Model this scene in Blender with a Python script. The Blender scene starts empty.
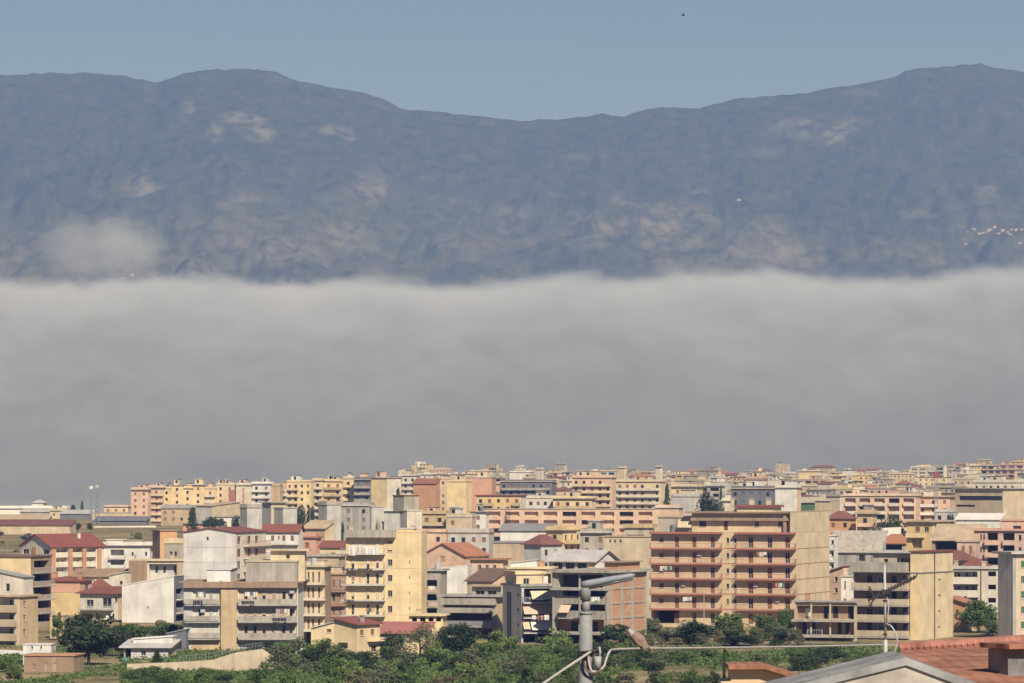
import bpy, bmesh, math, random
import numpy as np
from mathutils import Vector, Matrix

# ------------------------------------------------------------------ camera, sky, sun, exposure
scene = bpy.context.scene
COL = scene.collection
F = 4600.0            # focal length in pixels of a 1024 wide picture
HZ = 470.0            # picture row of the true horizon
CAMZ = 30.0
SUN_AZ, SUN_EL = math.radians(22), math.radians(41)   # to the right of the viewer's back, height

cam_d = bpy.data.cameras.new('camera'); cam = bpy.data.objects.new('camera', cam_d); COL.objects.link(cam)
cam.location = (0, 0, CAMZ); cam.rotation_euler = (math.radians(90), 0, 0)
cam_d.sensor_width = 36; cam_d.lens = F / 1024 * 36
cam_d.shift_y = (HZ - 341.5) / 1024
cam_d.clip_start = 1; cam_d.clip_end = 80000
scene.camera = cam

world = bpy.data.worlds.new('World'); scene.world = world; world.use_nodes = True
wn = world.node_tree; bg = wn.nodes['Background']
sky = wn.nodes.new('ShaderNodeTexSky'); sky.sky_type = 'NISHITA'; sky.sun_disc = False
sky.sun_elevation = SUN_EL; sky.sun_rotation = math.pi - SUN_AZ
sky.air_density = 0.5; sky.dust_density = 0.3; sky.ozone_density = 2.5; sky.altitude = 3000
tint = wn.nodes.new('ShaderNodeMix'); tint.data_type = 'RGBA'; tint.blend_type = 'MULTIPLY'; tint.inputs[0].default_value = 1.0; tint.inputs[7].default_value = (0.93, 0.84, 0.97, 1)
wn.links.new(sky.outputs[0], tint.inputs[6]); wn.links.new(tint.outputs[2], bg.inputs[0]); bg.inputs[1].default_value = 0.075

sun_d = bpy.data.lights.new('sun', 'SUN'); sun = bpy.data.objects.new('sun', sun_d); COL.objects.link(sun)
sun_d.energy = 4.4; sun_d.angle = math.radians(0.5); sun_d.color = (1.0, 0.92, 0.84)
to_sun = Vector((math.sin(SUN_AZ) * math.cos(SUN_EL), -math.cos(SUN_AZ) * math.cos(SUN_EL), math.sin(SUN_EL)))
sun.rotation_euler = to_sun.to_track_quat('Z', 'Y').to_euler()

vs = scene.view_settings
scene.display_settings.display_device = 'sRGB'
vs.view_transform = 'Standard'; vs.look = 'None'; vs.exposure = 0.45; vs.gamma = 1.0; vs.use_curve_mapping = False
cy = scene.cycles
cy.max_bounces = 4; cy.diffuse_bounces = 2; cy.glossy_bounces = 2; cy.transparent_max_bounces = 8
cy.volume_bounces = 0
cy.volume_max_steps = 160
cy.use_denoising = True

# ------------------------------------------------------------------ small helpers
def cmap(*pts):
    xs = [p[0] for p in pts]; ys = [p[1] for p in pts]
    return lambda x: np.interp(x, xs, ys)
def sstep(a, b, x):
    t = np.clip((np.asarray(x, float) - a) / (b - a), 0, 1); return t * t * (3 - 2 * t)
_perm = np.random.RandomState(7).rand(512, 512)
def vnoise(x, y):
    xi = np.floor(x).astype(int); yi = np.floor(y).astype(int); fx = x - xi; fy = y - yi
    fx = fx * fx * (3 - 2 * fx); fy = fy * fy * (3 - 2 * fy)
    g = lambda a, b: _perm[a % 512, b % 512]
    return (g(xi, yi) * (1 - fx) + g(xi + 1, yi) * fx) * (1 - fy) + (g(xi, yi + 1) * (1 - fx) + g(xi + 1, yi + 1) * fx) * fy
def fbm(x, y, o=5, ridged=False):
    t = 0; a = 0.5; s = 0
    for k in range(o):
        n = vnoise(x * 2 ** k + 17.3 * k, y * 2 ** k + 9.1 * k)
        if ridged: n = 1 - abs(2 * n - 1)
        t = t + a * n; s += a; a *= 0.5
    return t / s

_near = cmap((-200, 27), (0, 27), (40, 24), (90, 18.5), (250, 8), (500, -1), (650, -3.2), (720, -2.9), (800, -2.4), (900, -1.6), (1000, -1.8), (1400, -2), (1800, 2), (2000, 3.5), (2300, 5.5))
_farL = cmap((2300, 0), (2550, -1.6), (3200, -16), (5000, -38), (90000, -38))
_farR = cmap((2300, 0), (3000, 7), (4000, 13), (5000, 18.5), (5600, 19), (9000, -10), (20000, -38), (90000, -38))
def gz(x, y):
    """height of the ground"""
    px = 512 + F * np.asarray(x, float) / np.maximum(y, 200)
    a = sstep(90, 420, px)
    hill = sstep(860, 1000, px) * sstep(2600, 4200, y) * 7
    near = _near(np.minimum(y, 2300))
    return near + np.where(np.asarray(y) > 2300, _farL(y) * (1 - a) + _farR(y) * a, 0) + np.where(np.asarray(y) < 9000, hill, 0)
def wx(px, D): return (px - 512) / F * D
def wz(py, D): return CAMZ - (py - HZ) / F * D
def gpy(px, D): return HZ + F * (CAMZ - float(gz(wx(px, D), D))) / D
def grid_mesh(name, X, Y, Z):
    n, m = X.shape
    co = np.stack([X, Y, Z], -1).reshape(-1, 3)
    i = np.arange(n * m).reshape(n, m)
    q = np.stack([i[:-1, :-1], i[:-1, 1:], i[1:, 1:], i[1:, :-1]], -1).reshape(-1, 4)
    me = bpy.data.meshes.new(name)
    me.from_pydata(co.tolist(), [], q.tolist()); me.update()
    return me
def link(name, me, parent=None, mats=()):
    o = bpy.data.objects.new(name, me); COL.objects.link(o)
    for m in mats: me.materials.append(m)
    if parent is not None: o.parent = parent
    return o
def tag(o, label=None, cat=None, group=None, kind=None):
    if label: o['label'] = label
    if cat: o['category'] = cat
    if group: o['group'] = group
    if kind: o['kind'] = kind
    return o

# ------------------------------------------------------------------ materials
_mats = {}
def lin(c):
    return tuple(((v / 255) / 12.92 if v / 255 <= 0.04045 else ((v / 255 + 0.055) / 1.055) ** 2.4) for v in c)
def mat(name, rgb, rough=0.85, var=0.12, scale=0.35, streak=0.0, metal=0.0, second=None, spec=0.3):
    """plain painted / rendered surface: base colour with soft mottling and optional vertical weather streaks"""
    if name in _mats: return _mats[name]
    m = bpy.data.materials.new(name); m.use_nodes = True; nt = m.node_tree; b = nt.nodes['Principled BSDF']
    b.inputs['Roughness'].default_value = rough; b.inputs['Metallic'].default_value = metal
    b.inputs['Specular IOR Level'].default_value = spec
    c = nt.nodes.new('ShaderNodeTexCoord'); oi = nt.nodes.new('ShaderNodeObjectInfo')
    add = nt.nodes.new('ShaderNodeVectorMath'); add.operation = 'ADD'
    mul = nt.nodes.new('ShaderNodeVectorMath'); mul.operation = 'SCALE'; mul.inputs[0].default_value = (40, 31, 17)
    nt.links.new(oi.outputs['Random'], mul.inputs['Scale'])
    nt.links.new(c.outputs['Object'], add.inputs[0]); nt.links.new(mul.outputs[0], add.inputs[1])
    n = nt.nodes.new('ShaderNodeTexNoise'); n.inputs['Scale'].default_value = scale; n.inputs['Detail'].default_value = 5; n.inputs['Roughness'].default_value = 0.65
    nt.links.new(add.outputs[0], n.inputs['Vector'])
    mx = nt.nodes.new('ShaderNodeMix'); mx.data_type = 'RGBA'
    dk = tuple(v * (1 - 2.2 * var) for v in rgb) if second is None else second
    lt = tuple(min(1, v * (1 + 1.2 * var)) for v in rgb)
    mx.inputs[6].default_value = (*dk, 1); mx.inputs[7].default_value = (*lt, 1)
    mr = nt.nodes.new('ShaderNodeMapRange'); mr.inputs[1].default_value = 0.3; mr.inputs[2].default_value = 0.65
    nt.links.new(n.outputs[0], mr.inputs[0]); nt.links.new(mr.outputs[0], mx.inputs[0])
    out = mx.outputs[2]
    if streak > 0:
        mp = nt.nodes.new('ShaderNodeMapping'); mp.inputs['Scale'].default_value = (1.3, 1.3, 0.07)
        n2 = nt.nodes.new('ShaderNodeTexNoise'); n2.inputs['Scale'].default_value = 1.0; n2.inputs['Detail'].default_value = 4
        nt.links.new(add.outputs[0], mp.inputs[0]); nt.links.new(mp.outputs[0], n2.inputs['Vector'])
        m2 = nt.nodes.new('ShaderNodeMapRange'); m2.inputs[1].default_value = 0.46; m2.inputs[2].default_value = 0.72; m2.inputs[4].default_value = streak
        nt.links.new(n2.outputs[0], m2.inputs[0])
        x2 = nt.nodes.new('ShaderNodeMix'); x2.data_type = 'RGBA'
        x2.inputs[7].default_value = (rgb[0] * 0.42, rgb[1] * 0.42, rgb[2] * 0.46, 1)
        nt.links.new(m2.outputs[0], x2.inputs[0]); nt.links.new(out, x2.inputs[6]); out = x2.outputs[2]
    nt.links.new(out, b.inputs['Base Color'])
    _mats[name] = m
    return m

def vol_mat(name, color, density, aniso=0.0):
    m = bpy.data.materials.new(name); m.use_nodes = True; nt = m.node_tree
    for nd in list(nt.nodes):
        if nd.type != 'OUTPUT_MATERIAL': nt.nodes.remove(nd)
    out = [nd for nd in nt.nodes if nd.type == 'OUTPUT_MATERIAL'][0]
    v = nt.nodes.new('ShaderNodeVolumePrincipled'); v.inputs['Color'].default_value = (*color, 1)
    v.inputs['Density'].default_value = density; v.inputs['Anisotropy'].default_value = aniso
    v.inputs['Density Attribute'].default_value = ''
    nt.links.new(v.outputs[0], out.inputs['Volume'])
    return m, nt, v

def box_mesh(name, x0, x1, y0, y1, z0, z1):
    me = bpy.data.meshes.new(name)
    v = [(x, y, z) for z in (z0, z1) for y in (y0, y1) for x in (x0, x1)]
    me.from_pydata(v, [], [(0, 2, 3, 1), (4, 5, 7, 6), (0, 1, 5, 4), (1, 3, 7, 5), (3, 2, 6, 7), (2, 0, 4, 6)]); me.update()
    return me
# ------------------------------------------------------------------ the setting: ground, mountains, fog, haze
def ground_material():
    m = bpy.data.materials.new('dry_ground'); m.use_nodes = True; nt = m.node_tree; b = nt.nodes['Principled BSDF']
    b.inputs['Roughness'].default_value = 0.95; b.inputs['Specular IOR Level'].default_value = 0.1
    c = nt.nodes.new('ShaderNodeTexCoord')
    n1 = nt.nodes.new('ShaderNodeTexNoise'); n1.inputs['Scale'].default_value = 0.045; n1.inputs['Detail'].default_value = 8; n1.inputs['Roughness'].default_value = 0.7
    n2 = nt.nodes.new('ShaderNodeTexNoise'); n2.inputs['Scale'].default_value = 0.8; n2.inputs['Detail'].default_value = 6
    nt.links.new(c.outputs['Object'], n1.inputs['Vector']); nt.links.new(c.outputs['Object'], n2.inputs['Vector'])
    r = nt.nodes.new('ShaderNodeValToRGB'); e = r.color_ramp.elements
    e[0].position = 0.38; e[0].color = (0.085, 0.085, 0.035, 1); e[1].position = 0.62; e[1].color = (0.36, 0.27, 0.15, 1)
    k = r.color_ramp.elements.new(0.5); k.color = (0.22, 0.18, 0.09, 1)
    mx = nt.nodes.new('ShaderNodeMath'); mx.operation = 'MULTIPLY_ADD'; mx.inputs[1].default_value = 0.35
    nt.links.new(n2.outputs[0], mx.inputs[0])
    sb = nt.nodes.new('ShaderNodeMath'); sb.operation = 'SUBTRACT'; sb.inputs[1].default_value = 0.175
    nt.links.new(n1.outputs[0], sb.inputs[0]); nt.links.new(sb.outputs[0], mx.inputs[2])
    nt.links.new(mx.outputs[0], r.inputs[0]); nt.links.new(r.outputs[0], b.inputs['Base Color'])
    return m
ys = np.unique(np.concatenate([np.arange(-200, 1000, 12.5), np.arange(1000, 2500, 40), np.arange(2500, 6000, 125), np.arange(6000, 20001, 1000), [26000, 40000, 70000]]))
us = np.linspace(-1, 1, 121)
U, Y = np.meshgrid(us, ys)
X = U * (260 + np.maximum(Y, 0) * 0.42)
gnd = link('ground', grid_mesh('ground', X, Y, gz(X, Y)), None, [ground_material()]); tag(gnd, kind='structure')
for p in gnd.data.polygons: p.use_smooth = True

# mountains: ridge line of the range, given as height over the valley at the range's own distance
RD = 15000.0
ridge = [(-500, 120), (-300, 96), (-120, 84), (0, 75), (50, 73), (100, 73), (135, 78), (160, 83), (185, 73), (215, 70), (255, 70), (278, 73), (292, 80), (340, 89), (380, 98), (405, 110), (440, 113), (480, 116), (520, 121), (560, 119), (600, 114), (625, 116), (650, 108), (700, 108), (740, 98), (790, 95), (860, 84), (895, 76), (905, 70), (930, 67), (980, 63), (1010, 70), (1024, 71), (1100, 80), (1250, 95), (1500, 130)]
rx = np.array([wx(p[0], RD) for p in ridge]); rz = np.array([wz(p[1], RD) for p in ridge])
def mountains():
    nx, ny = 900, 260
    xs = np.linspace(wx(-420, RD), wx(1440, RD), nx); v = np.linspace(0, 1.25, ny)
    Xm, V = np.meshgrid(xs, v)
    R = np.interp(Xm, rx, rz)
    # profile from the foot (v=0) to the ridge (v=1) and down behind it
    prof = np.where(V <= 1, 0.16 * V + 0.84 * V ** 1.35, 1 - 3.0 * (V - 1) ** 1.3)
    Ym = 10800 + V * 4200
    warp = (fbm(Xm / 900, Ym / 1500, 3) - 0.5) * 900
    spur = fbm((Xm + warp + 0.35 * Ym) / 900, Ym / 2600, 5, True) - 0.55
    small = fbm(Xm / 160, Ym / 240, 4, True) - 0.5
    tiny = fbm(Xm / 30, Ym / 60, 3) - 0.5
    amp = np.sin(np.clip(V, 0, 1) * math.pi) ** 0.7
    Zm = R * prof + spur * 330 * amp + small * 85 * (amp + 0.06) + tiny * (10 + 10 * amp)
    # nothing in front may rise over the ridge line as the viewer sees it
    return Xm, Ym, Zm
Xm, Ym, Zm = mountains()
line = (np.interp(Xm, rx, rz) - CAMZ) / RD * Ym + CAMZ
over = (Zm > line - 30) & (Ym < RD - 60)
Zm = np.where(over, line - 30 - 0.0 * Zm, Zm)
def mountain_material():
    m = bpy.data.materials.new('wooded_slope'); m.use_nodes = True; nt = m.node_tree; b = nt.nodes['Principled BSDF']
    b.inputs['Roughness'].default_value = 1.0; b.inputs['Specular IOR Level'].default_value = 0.0
    c = nt.nodes.new('ShaderNodeTexCoord')
    def noise(s, d=6, rough=0.6, sc=None):
        n = nt.nodes.new('ShaderNodeTexNoise'); n.inputs['Scale'].default_value = s; n.inputs['Detail'].default_value = d; n.inputs['Roughness'].default_value = rough
        src = c.outputs['Object']
        if sc:
            mp = nt.nodes.new('ShaderNodeMapping'); mp.inputs['Scale'].default_value = sc; nt.links.new(src, mp.inputs[0]); src = mp.outputs[0]
        nt.links.new(src, n.inputs['Vector']); return n.outputs[0]
    def mix(f, a, bb):
        x = nt.nodes.new('ShaderNodeMix'); x.data_type = 'RGBA'
        if hasattr(f, 'is_linked'): nt.links.new(f, x.inputs[0])
        for s, i in ((a, 6), (bb, 7)):
            if isinstance(s, tuple): x.inputs[i].default_value = (*s, 1)
            else: nt.links.new(s, x.inputs[i])
        return x.outputs[2]
    def rng(s, a, bb, lo=0.0, hi=1.0):
        r = nt.nodes.new('ShaderNodeMapRange'); nt.links.new(s, r.inputs[0])
        for i, q in ((1, a), (2, bb), (3, lo), (4, hi)): r.inputs[i].default_value = q
        return r.outputs[0]
    def mul(a, bb):
        x = nt.nodes.new('ShaderNodeMath'); x.operation = 'MULTIPLY'; nt.links.new(a, x.inputs[0])
        if isinstance(bb, float): x.inputs[1].default_value = bb
        else: nt.links.new(bb, x.inputs[1])
        return x.outputs[0]
    sp = nt.nodes.new('ShaderNodeSeparateXYZ'); nt.links.new(c.outputs['Object'], sp.inputs[0])
    wood = mix(rng(noise(0.022, 10, 0.85), 0.34, 0.66), (0.008, 0.012, 0.008), (0.085, 0.09, 0.055))
    at = nt.nodes.new('ShaderNodeAttribute'); at.attribute_name = 'bare'
    rock = mul(at.outputs['Fac'], rng(noise(0.016, 7, 0.8), 0.42, 0.58))
    a = mix(rock, wood, (0.165, 0.158, 0.145))
    low = rng(sp.outputs[2], 1000.0, 420.0)
    fld = mul(mul(rng(noise(0.0016, 5, 0.65, (1, 0.8, 1.6)), 0.40, 0.56), rng(noise(0.02, 7, 0.75), 0.38, 0.62)), low)
    a = mix(fld, a, (0.155, 0.145, 0.128))
    nt.links.new(a, b.inputs['Base Color'])
    return m
mtn = link('mountains', grid_mesh('mountains', Xm, Ym, Zm), None, [mountain_material()]); tag(mtn, kind='structure')
for p in mtn.data.polygons: p.use_smooth = True
# bare rock scars and stubble slopes on the wooded range, where they lie on its face
PX = 512 + F * Xm / Ym; PY = HZ - F * (Zm - CAMZ) / Ym; bare = np.zeros_like(Xm)
for (x, y, rx_, ry_, k) in [(186, 112, 7, 11, .9), (215, 133, 9, 11, .9), (245, 119, 24, 6, .9), (258, 133, 20, 8, 1), (205, 164, 16, 5, .6), (140, 188, 22, 14, .7), (112, 215, 30, 14, .4), (240, 197, 25, 12, .7), (290, 178, 22, 9, .3), (330, 129, 18, 4, .7), (350, 135, 6, 9, .7), (372, 192, 26, 18, .8), (410, 205, 20, 16, .5), (290, 250, 70, 22, .8), (350, 235, 45, 30, .7), (240, 240, 40, 22, .6), (480, 242, 60, 24, .6), (590, 232, 60, 24, .7), (662, 232, 60, 28, 1), (765, 250, 55, 22, 1), (700, 262, 80, 18, .7), (842, 134, 20, 15, .9), (800, 124, 34, 10, .8), (865, 92, 20, 5, .6), (770, 155, 20, 12, .5), (700, 190, 15, 8, .6), (910, 215, 16, 8, .7), (985, 190, 16, 8, .5), (995, 236, 34, 6, .7), (620, 205, 30, 8, .5), (590, 160, 24, 10, .35), (500, 208, 26, 10, .4), (60, 75, 20, 3, .3), (960, 150, 10, 6, .3), (530, 215, 40, 12, .3), (900, 262, 60, 14, .5), (100, 262, 80, 14, .4)]:
    bare = np.maximum(bare, k * np.exp(-(((PX - x) / rx_) ** 2 + ((PY - y) / ry_) ** 2) * .8))
bare = np.clip((bare + (fbm(Xm / 110, Zm / 60 + Ym / 300, 5) - .5) * 1.3 * (bare > .05) - .3) * 1.9, 0, 1)
atb = mtn.data.attributes.new('bare', 'FLOAT', 'POINT'); atb.data.foreach_set('value', bare.astype(np.float32).ravel())

# fog bank lying over the coast behind the town
def fog_box(name, x0, x1, y0, y1, z0, z1, dens, build):
    m, nt, v = vol_mat(name, (0.765, 0.84, 1.0), dens, -0.28)
    o = link(name, box_mesh(name, x0, x1, y0, y1, z0, z1), None, [m]); tag(o, kind='stuff')
    build(nt, v, dens)
    m.cycles.volume_step_rate = FOGSTEP / (math.sqrt((x1 - x0) ** 2 + (y1 - y0) ** 2 + (z1 - z0) ** 2) / 10)
    return o
FOGSTEP = 34.0
def fog_nodes(nt, v, dens):
    N, L = nt.nodes.new, nt.links.new
    c = N('ShaderNodeTexCoord'); sp = N('ShaderNodeSeparateXYZ'); L(c.outputs['Object'], sp.inputs[0])
    def noise(s, sc, d=3, rough=0.55):
        mp = N('ShaderNodeMapping'); mp.inputs['Scale'].default_value = sc; L(c.outputs['Object'], mp.inputs[0])
        n = N('ShaderNodeTexNoise'); n.inputs['Scale'].default_value = s; n.inputs['Detail'].default_value = d; n.inputs['Roughness'].default_value = rough
        L(mp.outputs[0], n.inputs['Vector']); return n.outputs[0]
    def M(op, a, b=None, c_=None):
        x = N('ShaderNodeMath'); x.operation = op
        for i, s in enumerate((a, b, c_)):
            if s is None: continue
            if isinstance(s, (int, float)): x.inputs[i].default_value = s
            else: L(s, x.inputs[i])
        return x.outputs[0]
    n1 = noise(0.0048, (1, 0.5, 1.3), 6, 0.66)
    # upper surface: rolls from the front lip up to its crest
    n3 = noise(0.021, (1, 0.6, 1.4), 4, 0.6)
    top = M('MULTIPLY_ADD', n3, 46.0, M('MULTIPLY_ADD', n1, 95.0, M('MULTIPLY_ADD', sp.outputs[0], 0.010, 223.0)))                         # crest height with billows
    d = M('SUBTRACT', sp.outputs[1], FRONT)                          # metres behind the front edge
    n2 = noise(0.0026, (1, 1, 1.4), 3, 0.55)                            # bulges of the front face
    mr = N('ShaderNodeMapping'); mr.inputs['Rotation'].default_value = (0, math.radians(-30), 0); L(c.outputs['Object'], mr.inputs[0])
    ms = N('ShaderNodeMapping'); ms.inputs['Scale'].default_value = (1, 0.6, 0.16); L(mr.outputs[0], ms.inputs[0])
    ns = N('ShaderNodeTexNoise'); ns.inputs['Scale'].default_value = 0.008; ns.inputs['Detail'].default_value = 2; L(ms.outputs[0], ns.inputs['Vector'])
    d = M('MULTIPLY_ADD', n2, 80.0, M('SUBTRACT', d, 75.0)); d = M('MULTIPLY_ADD', ns.outputs[0], 70.0, d)      # bulges and slanting folds
    dn = M('MULTIPLY', d, 1 / 430.0); dn = M('SUBTRACT', 1.0, M('MINIMUM', M('MAXIMUM', dn, 0.0), 1.0))
    lip = M('POWER', M('SUBTRACT', 1.0, M('MULTIPLY', dn, dn)), 0.5)  # rounded like a quarter ellipse
    top = M('MULTIPLY', top, lip)
    depth = M('SUBTRACT', top, sp.outputs[2])                        # below the surface
    a = M('MULTIPLY', depth, 1 / 75.0); a = M('MINIMUM', M('MAXIMUM', a, 0.0), 1.0)
    L(M('MULTIPLY', M('POWER', a, 1.6), dens), v.inputs['Density'])
FRONT = 5650.0
fog = fog_box('fog_bank', -3200, 3200, 5600, 8800, -40, 350, 0.05, fog_nodes)
def wisp_nodes(nt, v, dens):
    N, L = nt.nodes.new, nt.links.new
    c = N('ShaderNodeTexCoord')
    n = N('ShaderNodeTexNoise'); n.inputs['Scale'].default_value = 3.2; n.inputs['Detail'].default_value = 6; n.inputs['Roughness'].default_value = 0.68
    L(c.outputs['Generated'], n.inputs['Vector'])
    g = N('ShaderNodeVectorMath'); g.operation = 'SUBTRACT'; g.inputs[1].default_value = (0.5, 0.5, 0.36); L(c.outputs['Generated'], g.inputs[0])
    s = N('ShaderNodeVectorMath'); s.operation = 'MULTIPLY'; s.inputs[1].default_value = (2.0, 2.0, 1.9); L(g.outputs[0], s.inputs[0])
    ln = N('ShaderNodeVectorMath'); ln.operation = 'LENGTH'; L(s.outputs[0], ln.inputs[0])
    x = N('ShaderNodeMath'); x.operation = 'SUBTRACT'; L(n.outputs[0], x.inputs[0])
    y = N('ShaderNodeMath'); y.operation = 'MULTIPLY_ADD'; y.inputs[1].default_value = 0.72; y.inputs[2].default_value = -0.05; L(ln.outputs['Value'], y.inputs[0]); L(y.outputs[0], x.inputs[1])
    mx = N('ShaderNodeMath'); mx.operation = 'MAXIMUM'; mx.inputs[1].default_value = 0; L(x.outputs[0], mx.inputs[0])
    z = N('ShaderNodeMath'); z.operation = 'MULTIPLY'; z.inputs[1].default_value = dens; L(mx.outputs[0], z.inputs[0])
    L(z.outputs[0], v.inputs['Density'])
wisp = fog_box('fog_wisp', wx(20, 10000), wx(195, 10000), 9800, 10200, wz(283, 10000), wz(186, 10000), 0.016, wisp_nodes)

HAZE = 0.92e-4
hm, _, hv = vol_mat('haze', (0.235, 0.42, 1.0), HAZE, 0.1); hv.inputs['Absorption Color'].default_value = (1, 1, 1, 1)
haze = link('haze', box_mesh('haze', -40000, 40000, -220, 16400, -36, 1500), None, [hm]); tag(haze, kind='stuff')
# ------------------------------------------------------------------ building kit
class MB:
    """collects faces for one mesh"""
    def __init__(s): s.v = []; s.f = []; s.m = []
    def quad(s, a, b, c, d, m=0):
        n = len(s.v); s.v += [a, b, c, d]; s.f.append((n, n + 1, n + 2, n + 3)); s.m.append(m)
    def poly(s, pts, m=0):
        n = len(s.v); s.v += list(pts); s.f.append(tuple(range(n, n + len(pts)))); s.m.append(m)
    def box(s, x0, x1, y0, y1, z0, z1, m=0):
        n = len(s.v); s.v += [(x, y, z) for z in (z0, z1) for y in (y0, y1) for x in (x0, x1)]
        for q in ((0, 2, 3, 1), (4, 5, 7, 6), (0, 1, 5, 4), (1, 3, 7, 5), (3, 2, 6, 7), (2, 0, 4, 6)):
            s.f.append(tuple(n + i for i in q)); s.m.append(m)
    def hexa(s, p, m=0):
        """eight points, bottom four counter-clockwise then top four"""
        n = len(s.v); s.v += list(p)
        for q in ((3, 2, 1, 0), (4, 5, 6, 7), (0, 1, 5, 4), (1, 2, 6, 5), (2, 3, 7, 6), (3, 0, 4, 7)):
            s.f.append(tuple(n + i for i in q)); s.m.append(m)
    def tube(s, pts, r, k=6, m=0, caps=True):
        pts = [Vector(p) for p in pts]; rs = r if isinstance(r, (list, tuple)) else [r] * len(pts); n = len(s.v); prev = None
        for i, p in enumerate(pts):
            t = (pts[min(i + 1, len(pts) - 1)] - pts[max(i - 1, 0)]).normalized()
            if prev is None: prev = Vector((1, 0, 0)) if abs(t.x) < 0.9 else Vector((0, 1, 0))
            a = (prev - t * prev.dot(t)).normalized(); b = t.cross(a); prev = a
            for j in range(k):
                q = 2 * math.pi * j / k; s.v.append(tuple(p + (a * math.cos(q) + b * math.sin(q)) * rs[i]))
        for i in range(len(pts) - 1):
            for j in range(k):
                s.f.append((n + i * k + j, n + i * k + (j + 1) % k, n + (i + 1) * k + (j + 1) % k, n + (i + 1) * k + j)); s.m.append(m)
        if caps:
            s.f.append(tuple(n + j for j in reversed(range(k)))); s.m.append(m)
            e = n + (len(pts) - 1) * k; s.f.append(tuple(e + j for j in range(k))); s.m.append(m)
    def mesh(s, name, mats, smooth=False):
        me = bpy.data.meshes.new(name); me.from_pydata([tuple(map(float, p)) for p in s.v], [], s.f)
        for m in mats: me.materials.append(m)
        me.polygons.foreach_set('material_index', s.m)
        if smooth: me.polygons.foreach_set('use_smooth', [True] * len(s.f))
        me.update(); return me
    def obj(s, name, mats, parent=None, smooth=False): return link(name, s.mesh(name, mats, smooth), parent)
def empty(name, loc, rz=0.0):
    o = bpy.data.objects.new(name, None); COL.objects.link(o); o.location = loc; o.rotation_euler = (0, 0, rz); o.empty_display_size = 0.5; return o
def put(name, me, parent, loc=(0, 0, 0), rz=0.0):
    o = bpy.data.objects.new(name, me); COL.objects.link(o); o.parent = parent; o.location = loc; o.rotation_euler = (0, 0, rz); return o

PAL = {
 'cream': (0.62, 0.51, 0.33), 'pale': (0.62, 0.57, 0.47), 'white': (0.66, 0.64, 0.59), 'grey': (0.36, 0.345, 0.315), 'lgrey': (0.5, 0.485, 0.45),
 'yellow': (0.63, 0.48, 0.245), 'lyellow': (0.70, 0.55, 0.32), 'peach': (0.64, 0.455, 0.325), 'pink': (0.53, 0.385, 0.305), 'wheat': (0.58, 0.45, 0.29), 'salmon': (0.55, 0.32, 0.23),
 'tan': (0.47, 0.37, 0.25), 'beige': (0.53, 0.44, 0.31), 'brown': (0.33, 0.23, 0.155), 'dbrown': (0.17, 0.115, 0.085), 'orange': (0.56, 0.33, 0.17),
 'brick': (0.45, 0.255, 0.15), 'concrete': (0.40, 0.365, 0.30), 'dark': (0.055, 0.052, 0.052), 'slate': (0.16, 0.165, 0.185), 'rose': (0.36, 0.15, 0.12),  # 'dark' paints the shade of deep recesses onto their back walls
 'tile': (0.27, 0.115, 0.075), 'tile2': (0.36, 0.17, 0.10), 'tile3': (0.19, 0.085, 0.07), 'red': (0.22, 0.085, 0.065), 'rust': (0.21, 0.075, 0.055),
 'ochre': (0.51, 0.39, 0.23), 'wood': (0.17, 0.085, 0.05), 'wood2': (0.26, 0.13, 0.08), 'green': (0.08, 0.16, 0.09), 'offwhite': (0.7, 0.67, 0.6), 'steel': (0.42, 0.43, 0.43), 'steel2': (0.25, 0.25, 0.26),
}
STREAKY = {'concrete': 0.65, 'grey': 0.6, 'tan': 0.35, 'beige': 0.35, 'wheat': 0.2, 'cream': 0.2, 'pale': 0.35, 'white': 0.3, 'lgrey': 0.35, 'peach': 0.2, 'yellow': 0.18, 'lyellow': 0.2, 'pink': 0.25, 'brown': 0.4, 'ochre': 0.35}
def PM(c):
    if not isinstance(c, str): return c
    if c in ('glass',): return GLASS
    return mat('surface_' + c, PAL[c], rough=0.9, var=0.07 if c not in STREAKY else 0.10, scale=0.25, streak=STREAKY.get(c, 0.0))
def glass_mat(name, base, rough):
    m = bpy.data.materials.new(name); m.use_nodes = True; b = m.node_tree.nodes['Principled BSDF']
    b.inputs['Base Color'].default_value = (*base, 1); b.inputs['Roughness'].default_value = rough; b.inputs['Specular IOR Level'].default_value = 0.5
    return m
GLASS = glass_mat('window_glass', (0.025, 0.028, 0.032), 0.25)
VOID = glass_mat('unlit_room', (0.03, 0.027, 0.025), 0.9)  # near-black panel colour paints in the darkness of open rooms
FRAME = mat('window_frame', (0.5, 0.47, 0.42), var=0.03)
RAIL = mat('rail_iron', (0.30, 0.29, 0.28), rough=0.6, var=0.05)

_mc = {}
def window_mesh(w, h, kind, col, door):
    key = ('w', round(w, 2), round(h, 2), kind, col, door)
    if key in _mc: return _mc[key]
    b = MB(); t = 0.07; x = w / 2
    b.quad((-x, 0, 0), (x, 0, 0), (x, 0, h), (-x, 0, h), 0)
    if kind != 'void':
        b.box(-x, -x + t, -0.05, -0.002, 0, h, 1); b.box(x - t, x, -0.05, -0.002, 0, h, 1)
        b.box(-x + t, x - t, -0.05, -0.002, h - t, h, 1); b.box(-x + t, x - t, -0.05, -0.002, 0, t, 1)
        if w > 0.8: b.box(-t / 2, t / 2, -0.045, -0.002, t, h - t, 1)
    if not door and kind != 'void': b.box(-x - 0.06, x + 0.06, -0.30, -0.06, -0.07, -0.003, 2)
    me = b.mesh('window' if not door else 'balcony_door', [GLASS if kind != 'void' else VOID, PM(col) if kind == 'frame' else FRAME, PM('pale')]); _mc[key] = me; return me
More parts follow.
